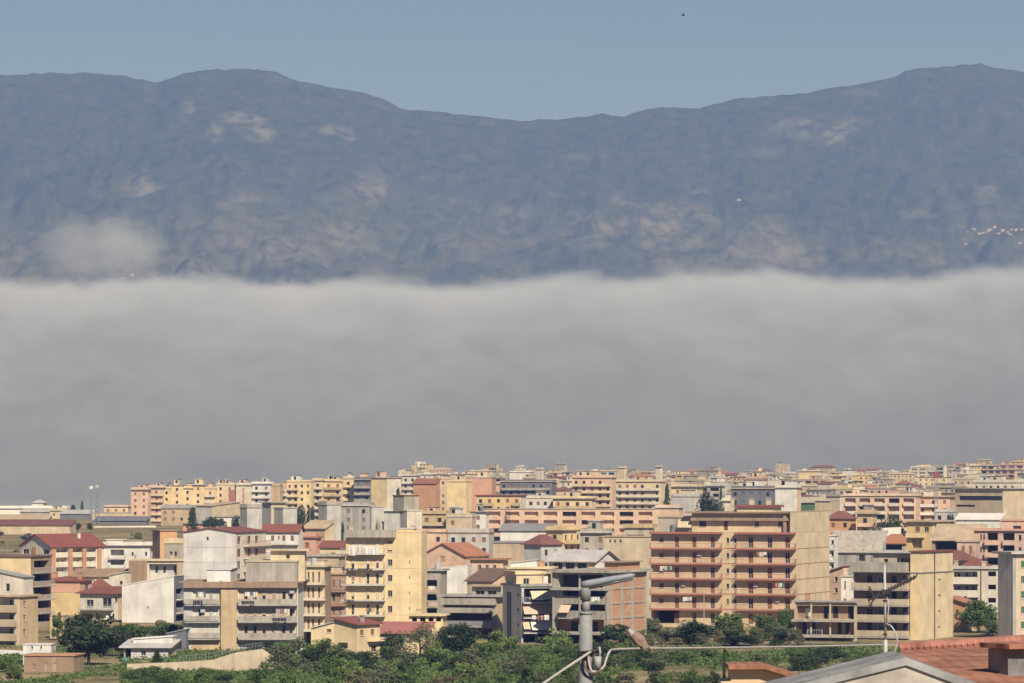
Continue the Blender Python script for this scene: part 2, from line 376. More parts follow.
def shutter_mesh(w, h, col):
    key = ('s', round(w, 2), round(h, 2), col)
    if key in _mc: return _mc[key]
    b = MB(); x = w / 2 - 0.05; n = max(3, int(h / 0.22))
    for i in range(n):
        z0 = h * i / n; z1 = h * (i + 1) / n
        b.hexa([(-x, -0.07, z0), (x, -0.07, z0), (x, -0.055, z0), (-x, -0.055, z0), (-x, -0.10, z1 - 0.01), (x, -0.10, z1 - 0.01), (x, -0.055, z1 - 0.01), (-x, -0.055, z1 - 0.01)])
    me = b.mesh('shutter', [PM(col)]); _mc[key] = me; return me
def balcony_mesh(w, d, style, slab, front, th=0.22, ph=1.0):
    key = ('b', round(w, 2), round(d, 2), style, slab, front, round(th, 2), round(ph, 2))
    if key in _mc: return _mc[key]
    b = MB(); x = w / 2
    b.box(-x, x, -d, -0.004, -th, 0, 0)
    if style == 'solid':
        b.box(-x, x, -d, -d + 0.12, 0.003, ph, 1); b.box(-x, -x + 0.12, -d + 0.123, -0.005, 0.003, ph, 1); b.box(x - 0.12, x, -d + 0.123, -0.005, 0.003, ph, 1)
    me = b.mesh('balcony', [PM(slab), PM(front)]); _mc[key] = me; return me
def railing_mesh(w, d, style, col, ph=1.0):
    key = ('r', round(w, 2), round(d, 2), style, col)
    if key in _mc: return _mc[key]
    b = MB(); x = w / 2 - 0.04; y = -d + 0.06
    if style == 'rail':
        b.box(-x, x, y - 0.025, y + 0.025, ph - 0.06, ph); b.box(-x, x, y - 0.02, y + 0.02, 0.08, 0.12)
        for sx in (-x, x): b.box(sx - 0.025, sx + 0.025, y + 0.03, -0.02, ph - 0.06, ph)
        n = max(4, int(w / 0.42))
        for i in range(n + 1):
            q = -x + 2 * x * i / n; b.box(q - 0.015, q + 0.015, y - 0.015, y + 0.015, 0.004, ph - 0.064)
        for sx in (-x, x):
            for i in range(1, max(2, int(d / 0.25))):
                q = y + i * 0.25
                if q < -0.05: b.box(sx - 0.015, sx + 0.015, q - 0.015, q + 0.015, 0.004, ph - 0.064)
    else:   # panels of opaque sheet between posts
        n = max(2, int(w / 1.6))
        for i in range(n):
            q0 = -x + 2 * x * i / n + 0.04; q1 = -x + 2 * x * (i + 1) / n - 0.04; b.box(q0, q1, y - 0.015, y + 0.015, 0.1, ph - 0.1)
        b.box(-x, x, y - 0.03, y + 0.03, ph - 0.09, ph)
        for i in range(n + 1):
            q = -x + 2 * x * i / n; b.box(q - 0.025, q + 0.025, y - 0.025, y + 0.025, 0.004, ph - 0.095)
    me = b.mesh('railing', [PM(col)]); _mc[key] = me; return me

class Block:
    """one box of a building; faces F (front), L, R; everything on it is given in picture rows and columns and turned into metres"""
    def __init__(s, root, D, x0, w, y0, d, ztop, z0, base, cols, px, name='wall', host=None):
        s.root = root; s.D = D; s.s = F / D; s.x0 = x0; s.w = w; s.y0 = y0; s.d = d; s.h = ztop; s.z0 = z0; s.base = base; s.px = px
        s.cols = cols; s.holes = {'F': [], 'L': [], 'R': []}; s.extra = MB(); s.rise = 0
        me = bpy.data.meshes.new(name); s.o = link(name, me, root)
        s.host = s.o if host == 'self' else root
        s.lo = 0.0; s.far = False; s.top = None; s.att = 0; s.fhp = 0; s.roofh = None; s.gables = []
    # --- conversions
    def v(s, y): return wz(y, s.D) - s.base
    def W(s, f): return s.w if f == 'F' else s.d
    def u(s, f, px): a, b = s.px[f]; return (px - a) / (b - a) * s.W(f)
    def P(s, f, u, v, p):
        if f == 'F': return (s.x0 + u, s.y0 - p, v)
        if f == 'R': return (s.x0 + s.w + p, s.y0 + u, v)
        return (s.x0 - p, s.y0 + s.d - u, v)
    RZ = {'F': 0.0, 'R': math.pi / 2, 'L': -math.pi / 2}
    def put(s, name, me, f, u, v, p=0.0, parent=None): return put(name, me, parent or s.host, s.P(f, u, v, p), s.RZ[f])
    # --- features
    def fy(s, k): return s.top + s.att + k * s.fhp         # picture row of the ceiling of floor k, counted from the top
    def win(s, f, pxs, fl, w=5, t=4, h=6, kind='glass', col='wood', shut=0.0, door=False, p=0.0, hole=True, deep=0.2, skip=()):
        for k in fl:
            for i, px in enumerate(pxs):
                if (i, k) in skip or (k, i) in skip and False: continue
                a, b = s.px[f]; W = abs(w / (b - a) * s.W(f)); u = s.u(f, px)
                y0 = s.fy(k) + t; v1 = s.v(y0); v0 = s.v(y0 + h)
                if v0 < s.z0 + 0.02: v0 = s.z0 + 0.03
                if v1 - v0 < 0.2: continue
                if hole: s.holes[f].append((u - W / 2, u + W / 2, v0, v1, deep, None))
                pp = (-deep + 0.01) if hole else p + 0.02
                o = s.put('balcony_door' if door else 'window', window_mesh(W, v1 - v0, kind, col, door), f, u, v0, pp)
                sh = shut(k, i) if callable(shut) else shut
                if sh > 0.05:
                    sh = min(sh, 0.985); hh = (v1 - v0) * sh
                    put('shutter', shutter_mesh(W, hh, col), o, (0, 0, (v1 - v0) - hh - 0.005))
    def balc(s, f, a, b, fl, d=1.3, style='rail', slab='pale', front=None, rail='steel2', th=0.22, ph=1.0, p=0.0):
        for k in fl:
            u0, u1 = s.u(f, a), s.u(f, b); v = s.v(s.fy(k + 1))
            o = s.put('balcony', balcony_mesh(u1 - u0, d, style, slab, front or slab, th, ph), f, (u0 + u1) / 2, v, p)
            if style in ('rail', 'panel'): put('railing', railing_mesh(u1 - u0, d, style, rail, ph), o, (0, 0, 0))
    def loggia(s, f, a, b, fl, top=1.0, par=5.0, depth=1.4, col=None):
        """deep recess between a beam and a parapet"""
        for k in fl:
            s.holes[f].append((s.u(f, a), s.u(f, b), s.v(s.fy(k + 1) - par), s.v(s.fy(k) + top), depth, col))
    def band(s, f, a, b, y, hpx, p=0.12, col='pale', name='string_course'):
        u0, u1 = s.u(f, a), s.u(f, b); m = MB(); hh = hpx / s.s
        m.box(-(u1 - u0) / 2, (u1 - u0) / 2, -p, -0.003, 0, hh); s.put(name, m.mesh(name, [PM(col)]), f, (u0 + u1) / 2, s.v(y + hpx))
    def pier(s, f, a, b, y0, y1, p=0.15, col='pale', name='pier'):
        u0, u1 = s.u(f, a), s.u(f, b); m = MB()
        m.box(-(u1 - u0) / 2, (u1 - u0) / 2, -p, -0.003, 0, s.v(y0) - max(s.v(y1), s.z0)); s.put(name, m.mesh(name, [PM(col)]), f, (u0 + u1) / 2, max(s.v(y1), s.z0))
    def awning(s, f, a, b, y0, y1, out=1.2, col='offwhite', p=0.0):
        u0, u1 = s.u(f, a), s.u(f, b); w = (u1 - u0) / 2; h = (y1 - y0) / s.s; m = MB()
        m.hexa([(-w, -out, 0), (w, -out, 0), (w, -out + 0.05, -0.01), (-w, -out + 0.05, -0.01), (-w, -0.06, h), (w, -0.06, h), (w, -0.01, h), (-w, -0.01, h)])
        s.put('awning', m.mesh('awning', [PM(col)]), f, (u0 + u1) / 2, s.v(y1), p)
    def slab(s, o=0.4, th=0.3, col='grey', name='roof', par=0.0, pcol=None):
        m = MB(); z = s.h
        m.box(s.x0 - o, s.x0 + s.w + o, s.y0 - o, s.y0 + s.d + o, z + 0.004, z + th)
        if par:
            q = 0.15; Z = z + th + 0.003
            X0, X1, Y0, Y1 = s.x0 + 0.02, s.x0 + s.w - 0.02, s.y0 + 0.02, s.y0 + s.d - 0.02
            m.box(X0, X1, Y0, Y0 + q, Z, Z + par, 1); m.box(X0, X1, Y1 - q, Y1, Z, Z + par, 1); m.box(X0, X0 + q, Y0 + q, Y1 - q, Z, Z + par, 1); m.box(X1 - q, X1, Y0 + q, Y1 - q, Z, Z + par, 1)
        m.obj(name, [PM(col), PM(pcol or col)], s.host); return s
    def gable(s, axis, rise, o=0.5, col='tile', th=0.2):
        """pitched roof; axis 'y': the ridge runs away from the front, 'x': along the front"""
        m = MB(); z = s.h + 0.01; X0, X1, Y0, Y1 = s.x0, s.x0 + s.w, s.y0, s.y0 + s.d
        if axis == 'y':
            c = (X0 + X1) / 2; k = rise / (c - X0)
            for sx, e in ((-1, X0), (1, X1)):
                xe = e + sx * o; ze = z - k * o
                m.hexa([(xe, Y0 - o, ze), (c, Y0 - o, z + rise), (c, Y1 + o, z + rise), (xe, Y1 + o, ze), (xe, Y0 - o, ze + th), (c, Y0 - o, z + rise + th), (c, Y1 + o, z + rise + th), (xe, Y1 + o, ze + th)] if sx < 0 else
                       [(c, Y0 - o, z + rise), (xe, Y0 - o, ze), (xe, Y1 + o, ze), (c, Y1 + o, z + rise), (c, Y0 - o, z + rise + th), (xe, Y0 - o, ze + th), (xe, Y1 + o, ze + th), (c, Y1 + o, z + rise + th)])
            s.gables = [('F', [(X0, Y0, s.h), (X1, Y0, s.h), (c, Y0, s.h + rise)]), ('B', [(X1, Y1, s.h), (X0, Y1, s.h), (c, Y1, s.h + rise)])]
        else:
            c = (Y0 + Y1) / 2; k = rise / (c - Y0)
            ye = Y0 - o; ze = z - k * o
            m.hexa([(X0 - o, ye, ze), (X1 + o, ye, ze), (X1 + o, c, z + rise), (X0 - o, c, z + rise), (X0 - o, ye, ze + th), (X1 + o, ye, ze + th), (X1 + o, c, z + rise + th), (X0 - o, c, z + rise + th)])
            ye = Y1 + o
            m.hexa([(X0 - o, c, z + rise), (X1 + o, c, z + rise), (X1 + o, ye, ze), (X0 - o, ye, ze), (X0 - o, c, z + rise + th), (X1 + o, c, z + rise + th), (X1 + o, ye, ze + th), (X0 - o, ye, ze + th)])
            s.gables = [('L', [(X0, Y1, s.h), (X0, Y0, s.h), (X0, c, s.h + rise)]), ('R', [(X1, Y0, s.h), (X1, Y1, s.h), (X1, c, s.h + rise)])]
        m.obj('roof', [PM(col)], s.host); return s
    def hip(s, rise, o=0.5, col='tile'):
        m = MB(); z = s.h + 0.01; X0, X1, Y0, Y1 = s.x0 - o, s.x0 + s.w + o, s.y0 - o, s.y0 + s.d + o; q = min(X1 - X0, Y1 - Y0) / 2 * 0.98
        if X1 - X0 > Y1 - Y0: a, b = (X0 + q, (Y0 + Y1) / 2, z + rise), (X1 - q, (Y0 + Y1) / 2, z + rise)
        else: a, b = ((X0 + X1) / 2, Y0 + q, z + rise), ((X0 + X1) / 2, Y1 - q, z + rise)
        c = [(X0, Y0, z + 0.15), (X1, Y0, z + 0.15), (X1, Y1, z + 0.15), (X0, Y1, z + 0.15)]
        if X1 - X0 > Y1 - Y0:
            m.poly([c[0], c[1], b, a]); m.poly([c[1], c[2], b]); m.poly([c[2], c[3], a, b]); m.poly([c[3], c[0], a])
        else:
            m.poly([c[0], c[1], a]); m.poly([c[1], c[2], b, a]); m.poly([c[2], c[3], b]); m.poly([c[3], c[0], a, b])
        m.box(X0, X1, Y0, Y1, z, z + 0.147); m.obj('roof', [PM(col)], s.host); return s
    def shed(s, rise, side='F', o=0.4, col='grey', th=0.18):
        """one slope, low along `side`"""
        m = MB(); z = s.h + 0.01; X0, X1, Y0, Y1 = s.x0 - o, s.x0 + s.w + o, s.y0 - o, s.y0 + s.d + o
        hz = {'F': (0, 0, rise, rise), 'L': (0, rise, rise, 0), 'R': (rise, 0, 0, rise)}[side]; c = [(X0, Y0), (X1, Y0), (X1, Y1), (X0, Y1)]
        m.hexa([(c[i][0], c[i][1], z + hz[i]) for i in range(4)] + [(c[i][0], c[i][1], z + hz[i] + th) for i in range(4)])
        X0, X1, Y0, Y1 = s.x0, s.x0 + s.w, s.y0, s.y0 + s.d; h = s.h
        if side == 'F': s.gables = [('L', [(X0, Y1, h), (X0, Y0, h), (X0, Y1, h + rise)]), ('R', [(X1, Y0, h), (X1, Y1, h), (X1, Y1, h + rise)])]
        elif side == 'L': s.gables = [('F', [(X0, Y0, h), (X1, Y0, h), (X1, Y0, h + rise)]), ('R', [(X1, Y0, h), (X1, Y1, h), (X1, Y1, h + rise), (X1, Y0, h + rise)])]
        else: s.gables = [('F', [(X0, Y0, h), (X1, Y0, h), (X0, Y0, h + rise)]), ('L', [(X0, Y1, h), (X0, Y0, h), (X0, Y0, h + rise), (X0, Y1, h + rise)])]
        m.obj('roof', [PM(col)], s.host); return s
    def chimney(s, px, y0, wpx, y1, back=2.0, col='grey', cap=True, name='chimney'):
        u = s.u('F', px); w = wpx / s.s; m = MB(); z0 = min(s.v(y1), s.h - 0.02); z1 = s.v(y0)
        m.box(s.x0 + u - w / 2, s.x0 + u + w / 2, s.y0 + back, s.y0 + back + w, z0, z1)
        if cap: m.box(s.x0 + u - w / 2 - 0.12, s.x0 + u + w / 2 + 0.12, s.y0 + back - 0.12, s.y0 + back + w + 0.12, z1 + 0.003, z1 + 0.15)
        m.obj(name, [PM(col)], s.host)
    def aerial(s, px, y0, back=2.5):
        u = s.u('F', px); m = MB(); z1 = s.v(y0); X = s.x0 + u; Y = s.y0 + back
        m.tube([(X, Y, s.h - 0.05), (X, Y, z1)], 0.035, 5)
        for z, n in ((z1 - 0.12, 5), (z1 - 0.75, 3)):
            m.tube([(X - 0.6, Y, z), (X + 0.6, Y, z)], 0.02, 4)
            for i in range(n):
                q = -0.55 + 1.1 * i / (n - 1); m.tube([(X + q, Y - 0.3, z), (X + q, Y + 0.3, z)], 0.012, 4)
        m.obj('aerial', [RAIL], s.host)
    def dish(s, px, y, back=-0.2):
        u = s.u('F', px); m = MB(); X = s.x0 + u; Y = s.y0 + back; Z = s.v(y); r = 0.45; n = 10
        pts = [(X + 0.25 * math.cos(a) * 0 + r * math.cos(a), Y - 0.12, Z + r * math.sin(a)) for a in [2 * math.pi * i / n for i in range(n)]]
        for i in range(n): m.poly([pts[i], pts[(i + 1) % n], (X, Y + 0.05, Z)])
        m.tube([(X, Y + 0.06, Z), (X, Y + 0.3, Z - 0.1)], 0.03, 4); m.tube([(X, Y, Z - r), (X, Y - 0.4, Z)], 0.015, 4)
        m.obj('satellite_dish', [PM('lgrey')], s.host)
    def tank(s, px, y0, y1, wpx, back=3.0, col='slate'):
        u = s.u('F', px); m = MB(); X = s.x0 + u; Y = s.y0 + back; r = wpx / s.s / 2; z0, z1 = min(s.v(y1), s.h), s.v(y0)
        m.tube([(X, Y, z0), (X, Y, z1 - r * 0.3), (X, Y, z1)], [r, r, r * 0.45], 12); m.obj('water_tank', [PM(col)], s.host)
    def aircon(s, f, px, k, t=6):
        m = MB(); m.box(-0.42, 0.42, -0.34, -0.01, 0, 0.6); s.put('air_conditioner', m.mesh('air_conditioner', [PM('lgrey')]), f, s.u(f, px), s.v(s.fy(k) + t))
    def sub(s, a, b, top, cols, name='penthouse', back=1.5, deep=None, z0=None, fhp=None, att=1):
        """a smaller box standing on this one, between columns a and b of the front"""
        u0, u1 = s.u('F', a), s.u('F', b); d = deep or max(2.0, s.d - back - 1.0)
        k = Block(s.root, s.D, s.x0 + u0, u1 - u0, s.y0 + back, d, s.v(top), s.h if z0 is None else z0, s.base, cols if isinstance(cols, tuple) else (cols,) * 3, {'F': (a, b), 'R': (b, b + 10), 'L': (a - 10, a)}, name, 'self')
        k.top = top; k.att = att; k.fhp = fhp or s.fhp; subs.append(k); return k
    # --- walls with real openings
    def finish(s):
        m = s.extra; idx = {}
        mats = []
        def slot(c):
            c = PM(c)
            if c not in mats: mats.append(c)
            return mats.index(c)
        cf, cl, cr = s.cols
        for f, c in (('F', cf), ('L', cl), ('R', cr)):
            W = s.W(f); mi = slot(c); Hs = []
            for (a, b, v0, v1, dp, bc) in s.holes[f]:
                a, b, v0, v1 = max(a, 0.02), min(b, W - 0.02), max(v0, s.z0 + 0.01), min(v1, s.h - 0.02)
                if b - a > 0.05 and v1 - v0 > 0.05: Hs.append((a, b, v0, v1, dp, bc))
            us = sorted({0.0, W, *[round(x, 3) for q in Hs for x in q[:2]]}); vs_ = sorted({s.z0 - s.lo, s.h, *[round(x, 3) for q in Hs for x in q[2:4]]})
            for i in range(len(us) - 1):
                run = None
                for j in range(len(vs_) - 1):
                    cu, cv = (us[i] + us[i + 1]) / 2, (vs_[j] + vs_[j + 1]) / 2
                    inside = any(q[0] < cu < q[1] and q[2] < cv < q[3] for q in Hs)
                    if inside:
                        if run is not None: m.quad(s.P(f, us[i], run, 0), s.P(f, us[i + 1], run, 0), s.P(f, us[i + 1], vs_[j], 0), s.P(f, us[i], vs_[j], 0), mi); run = None
                    elif run is None: run = vs_[j]
                if run is not None: m.quad(s.P(f, us[i], run, 0), s.P(f, us[i + 1], run, 0), s.P(f, us[i + 1], s.h, 0), s.P(f, us[i], s.h, 0), mi)
            for (a, b, v0, v1, dp, bc) in Hs:
                P = lambda u, v, p: s.P(f, u, v, p)
                m.quad(P(a, v0, -dp), P(a, v0, 0), P(a, v1, 0), P(a, v1, -dp), mi); m.quad(P(b, v0, 0), P(b, v0, -dp), P(b, v1, -dp), P(b, v1, 0), mi)
                m.quad(P(a, v1, 0), P(b, v1, 0), P(b, v1, -dp), P(a, v1, -dp), mi); m.quad(P(a, v0, -dp), P(b, v0, -dp), P(b, v0, 0), P(a, v0, 0), mi)
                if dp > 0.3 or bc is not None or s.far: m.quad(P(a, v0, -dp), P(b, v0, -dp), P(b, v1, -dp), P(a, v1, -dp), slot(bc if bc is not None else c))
        X0, X1, Y0, Y1 = s.x0, s.x0 + s.w, s.y0, s.y0 + s.d; zb = s.z0 - s.lo
        m.quad((X1, Y1, zb), (X0, Y1, zb), (X0, Y1, s.h), (X1, Y1, s.h), slot(cf))
        m.quad((X0, Y0, s.h), (X1, Y0, s.h), (X1, Y1, s.h), (X0, Y1, s.h), slot('grey'))
        for f, pts in s.gables: m.poly(pts, slot({'F': cf, 'B': cf, 'L': cl, 'R': cr}[f]))
        me = s.o.data; me.from_pydata([tuple(map(float, p)) for p in m.v], [], m.f)
        for q in mats: me.materials.append(q)
        me.polygons.foreach_set('material_index', m.m); me.update()
        for g in ('holes',): pass
blocks = []; subs = []
occ = np.zeros((683, 1100), np.int16)      # rough bookkeeping of which picture cells hold a nearer building
def mark(x0, x1, y0, y1): occ[max(0, int(y0)):max(0, int(y1)), max(0, int(x0)):max(0, int(x1))] = 1
def bld(name, label, cat, xL, xC, xR, top, D, yaw, front, cols, fhp=15, att=0, group=None, deep=12.0, lo=3.0):
    """a building whose visible upright edge stands in column xC at distance D; xL, xR are the far ends of its two faces"""
    a = math.radians(yaw) - math.atan((xC - 512) / F); C = (wx(xC, D), D)      # yaw is counted from the line of sight
    r = (math.cos(a), math.sin(a)); q = (-math.sin(a), math.cos(a))
    tL, tR = (xL - 512) / F, (xR - 512) / F
    wA = (tL * C[1] - C[0]) / (-r[0] + tL * r[1]) if xL != xC else deep
    wB = (tR * C[1] - C[0]) / (q[0] - tR * q[1]) if xR != xC else deep
    assert wA > 0 and wB > 0, (label, wA, wB)
    if front == 'A': o = (C[0] - r[0] * wA / 2, C[1] - r[1] * wA / 2); rz = a; w, d = wA, wB; px = {'F': (xL, xC), 'R': (xC, xR if xR != xC else xC + 10), 'L': (xL - 10, xL)}
    else: o = (C[0] + q[0] * wB / 2, C[1] + q[1] * wB / 2); rz = a + math.pi / 2; w, d = wB, wA; px = {'F': (xC, xR), 'L': (xL if xL != xC else xC - 10, xC), 'R': (xR, xR + 10)}
    z = float(gz(o[0], o[1])); root = empty(name, (o[0], o[1], z), rz); tag(root, label, cat, group)
    cols = cols if isinstance(cols, tuple) else (cols,) * 3
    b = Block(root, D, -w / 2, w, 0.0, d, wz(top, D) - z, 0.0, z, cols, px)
    b.lo = lo; b.top = top; b.att = att; b.fhp = fhp; blocks.append(b); mark(xL, xR, top, 683)
    assert b.h > 1, (label, b.h)
    return b
# ------------------------------------------------------------------ the town: buildings one can tell apart, near to far
R_ = random.Random(5)
def rs(p=0.5, lo=0.3, hi=0.97):
    """a random shutter position for each window"""
    r = random.Random(R_.randint(0, 10 ** 6))
    return lambda k, i: (r.uniform(lo, hi) if r.random() < p else 0.0)

# beige block with curved balconies, lower left edge
b = bld('apartment_block', 'beige block with solid curved-edge balconies and a brown side wall, at the left edge', 'apartment block', -30, 20, 38, 597, 842, -24, 'A', ('beige', 'beige', 'ochre'), 14.3, 0)
b.loggia('F', -14, 14, range(0, 4), 1.6, 6.0, 1.5, 'pale'); b.balc('F', -26, 17, range(0, 4), 0.7, 'solid', 'tan', 'tan', ph=0.95)
for k in range(4): b.win('F', [8], [k], 3, 3, 8, p=-1.5, hole=False, door=True)
b.win('R', [24.5], range(0, 4), 2.6, 4, 6, shut=0.0); b.slab(0.4, 0.35, 'tan')
p = b.sub(-24, 17, 578, 'pale', back=3); p.shed(1.6, 'R', 0.3, 'grey'); p.win('F', [1], [0], 4, 5, 8)
# cream block with black balconies
b = bld('apartment_block', 'plain cream wall block with dark stacked balconies on its right flank, left edge', 'apartment block', -40, 31, 51, 557, 930, -24, 'A', ('lyellow', 'lyellow', 'brown'), 13.6, 2)
b.win('F', [5.5], [1], 2.4, 1, 3); b.slab(0.3, 0.3, 'dbrown')
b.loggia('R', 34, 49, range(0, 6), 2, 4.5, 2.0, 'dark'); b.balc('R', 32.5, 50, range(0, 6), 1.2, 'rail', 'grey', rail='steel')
# brick-pillared block with the red gabled roof
b = bld('apartment_block', 'brick-pillared block with a big dark red gabled roof and cream balcony bays', 'apartment block', 21, 51, 104, 546.5, 1300, -52, 'B', ('pale', 'pale', 'brick'), 9.7, 0.5)
b.gable('x', 3.3, 0.7, 'rust')
b.loggia('F', 56, 68, range(0, 4), 1, 4.2, 1.3, 'cream'); b.loggia('F', 71.5, 82.5, range(0, 4), 1, 4.2, 1.3, 'cream'); b.loggia('F', 85, 96, range(0, 4), 1, 4.2, 1.3, 'cream')
for x in (53, 70, 83.8, 99): b.pier('F', x - 1.9, x + 1.9, 547, 590, 0.35, 'brick')
for x in (62, 77, 90): b.win('F', [x - 2, x + 3], range(0, 4), 2, 4, 5.5, p=-1.3, hole=False, door=True)
b.win('L', [26, 46], range(0, 4), 6, 2.5, 5); b.pier('L', 33, 37, 547, 590, 0.3, 'brick')
b.chimney(88, 534, 3, 545, 4, 'pale')
# white modern block
b = bld('apartment_block', 'white flat-roofed block with wide fascia beside the red gabled brick-pillared one', 'apartment block', 104, 150, 153, 545.5, 1330, -8, 'A', 'white', 9.6, 3.5)
b.slab(0.9, 1.0, 'white'); b.loggia('F', 110.5, 124, range(0, 4), 0.6, 3.2, 2.0, 'lgrey'); b.balc('F', 109, 126, range(0, 4), 1.0, 'rail', 'white', rail='steel'); b.win('F', [132.5, 146], range(0, 4), 2.2, 3, 4)
p = b.sub(106, 123, 540, 'pale'); p.slab(0.3, .2, 'pale'); p.win('F', [115], [0], 2, 2, 2.5); p = b.sub(124, 142, 540.5, 'ochre'); p.slab(0.3, .2, 'grey')
# salmon and yellow house
b = bld('house', 'plain house in salmon above bright yellow under a low red roof', 'house', 44, 80, 92, 581.5, 1010, -20, 'A', ('yellow', 'yellow', 'salmon'), 13, 0)
b.hip(1.1, 0.5, 'red'); b.band('F', 44, 80, 582, 10.5, 0.05, 'salmon', 'painted_band'); b.win('R', [87], [0, 1], 4, 3, 6)
# red roof with cream front
b = bld('house', 'three-storey house, red lean-to roof, cream glazed veranda front and tan right flank', 'house', 80, 118, 137, 594, 975, -26, 'A', ('pale', 'pale', 'tan'), 14.5, 1)
b.shed(1.2, 'F', 0.8, 'red'); b.win('F', [107], [0], 9, 3, 9, 'frame', 'white'); b.win('F', [90], [0], 7, 5, 7, shut=0.0); b.win('F', [116], [0], 2.6, 2, 5)
b.balc('F', 81, 114, [0], 1.4, 'rail', 'grey', rail='steel'); b.win('F', [89], [1], 8, 5, 8, shut=0.95); b.win('F', [97, 113], [1], 2.5, 4, 8, door=True); b.awning('F', 106, 113, 612, 620, 1.0, 'offwhite'); b.balc('F', 98, 117, [1], 1.2, 'rail', 'pale', rail='steel')
# low roofs behind
b = bld('house', 'low house under a broad grey-brown roof, below the brick-pillared block', 'house', 72, 128, 134, 577, 1120, -10, 'A', 'pale', 10, 1); b.shed(1.7, 'F', 0.6, 'brown'); b.win('F', [84, 95, 122], [0], 3, 3, 5)
b = bld('house', 'small house with a steep little rust red roof, right of the salmon and yellow house', 'house', 91, 103, 109, 588, 1070, -25, 'A', 'brown', 10, 1); b.hip(2.4, 0.7, 'red'); b.win('F', [96], [0], 3, 2, 5)
b = bld('house', 'low cream house with two small dark windows beside the white leaning-roof house', 'house', 109, 126, 131, 576, 1100, -20, 'A', 'pale', 10, 1); b.shed(1.0, 'L', 0.3, 'lgrey'); b.win('F', [121], [0], 3, 4, 4); b.win('F', [113], [1], 3, 2, 4)
# white house with the sloping top
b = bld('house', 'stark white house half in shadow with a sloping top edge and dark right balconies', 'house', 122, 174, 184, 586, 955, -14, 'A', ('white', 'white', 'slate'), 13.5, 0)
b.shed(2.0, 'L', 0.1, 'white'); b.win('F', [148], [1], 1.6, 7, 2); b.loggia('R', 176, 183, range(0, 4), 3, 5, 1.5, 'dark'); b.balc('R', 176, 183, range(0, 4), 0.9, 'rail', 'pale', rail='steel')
# brown group
b = bld('house', 'tall narrow orange and brown tower house behind the white sloping-topped house', 'house', 152.5, 160, 177, 531, 1250, -66, 'B', ('orange', 'brown', 'ochre'), 10, 1); b.slab(0.3, .3, 'brown'); b.win('F', [174], [0, 1], 2.5, 9, 3.5)
b = bld('house', 'grey house with two dark windows under a cream parapet, by the orange tower house', 'house', 164, 186, 192, 543.5, 1190, -15, 'A', 'concrete', 12, 5); b.slab(0.2, .3, 'cream', par=1.0, pcol='cream'); b.win('F', [171, 175.5], [0], 2.6, 3, 5)
b = bld('house', 'flat cream house with a three-windowed dark loggia next to a brown brick wing', 'house', 129, 184, 190, 561, 1120, -10, 'A', 'pale', 14, 1); b.slab(0.5, .4, 'cream'); b.pier('F', 129.2, 147, 560.6, 583, 0.6, 'brown', 'brick_wing')
b.loggia('F', 149, 177, [0], 2, 0.5, 1.6, 'lgrey'); b.win('F', [155.5, 163.5, 174], [0], 3, 4, 7, p=-1.6, hole=False, door=True); b.pier('F', 178, 183, 562, 580, 0.2, 'tan')
# white blank gable block
b = bld('apartment_block', 'tall block with a huge blank off-white gable wall and red roof behind it', 'apartment block', 183.5, 236, 266, 532.5, 1010, -20, 'A', ('white', 'white', 'pale'), 12.5, 1)
b.gable('y', 0.9, 0.35, 'red'); b.win('F', [207.6], [0], 2.0, 3.5, 3.5, 'void'); 
for y in (547, 562.5, 577): b.band('F', 183.7, 235.8, y, 0.5, 0.03, 'lgrey')
b.win('R', [239, 249, 256.5], range(0, 4), 3.2, 3, 8, shut=rs(0.7), col='red', door=True); b.balc('R', 243, 266, range(0, 4), 1.3, 'rail', 'pale', rail='rose')
b = bld('apartment_block', 'pale upper block with brown shuttered windows and red roof, right of the blank gable', 'apartment block', 263, 298.5, 303, 531.5, 1060, -10, 'A', 'white', 11.5, 1)
b.gable('x', 1.5, 0.5, 'red'); b.win('F', [272.5, 283.8, 292.2], [0], 3.2, 3, 6, shut=rs(0.9, .9), col='wood2'); b.win('F', [278.6, 265], [0], 1.6, 3.5, 3); b.balc('F', 264, 299, [0], 1.1, 'solid', 'pale', 'white', ph=0.7); b.win('F', [275, 288], [1], 4, 4, 7)
# long grey-beige front
b = bld('apartment_block', 'broad weathered concrete block with wide solid balconies and a central tan pilaster', 'apartment block', 183.5, 298, 304, 582.5, 815, -3, 'A', 'pale', 17, 5)
b.band('F', 183.6, 297.9, 582.5, 5.2, 0.9, 'brown', 'fascia'); b.slab(0.9, 0.12, 'brown')
b.pier('F', 221, 238, 588, 652, 0.5, 'ochre'); b.pier('F', 183.7, 191.5, 588, 640, 0.1, 'lgrey')
b.loggia('F', 193, 220, [0, 1], 0.6, 0.4, .25, 'pale'); b.loggia('F', 239, 297, [0, 1, 2], 0.6, 0.4, .25, 'beige')
b.balc('F', 185, 220.5, [0, 1, 2], 1.0, 'panel', 'grey', rail='concrete'); b.balc('F', 238.5, 297.5, [0, 1, 2], 1.3, 'panel', 'grey', rail='concrete')
for k in (0, 1): b.win('F', [200, 211], [k], 3.4, 4, 12, p=-.25, hole=False, door=True, shut=rs(.6), col='lgrey')
for k in (0, 1, 2): b.win('F', [246, 255, 264, 274, 284, 291], [k], 4, 4, 12, p=-.25, hole=False, door=True, shut=rs(0.75), col='tan')
b.win('F', [201], [3], 5, 5, 7, shut=0.0); b.band('F', 192, 220.8, 640, 14, 0.04, 'ochre', 'plinth')
b.win('F', [255], [3], 21, 4, 9, shut=0.97, col='offwhite', door=True); b.win('F', [268, 275, 285], [3], 5, 4, 11, door=True, col='steel', kind='frame'); b.win('F', [242], [3], 5, 4, 10, shut=.9, col='steel', door=True)
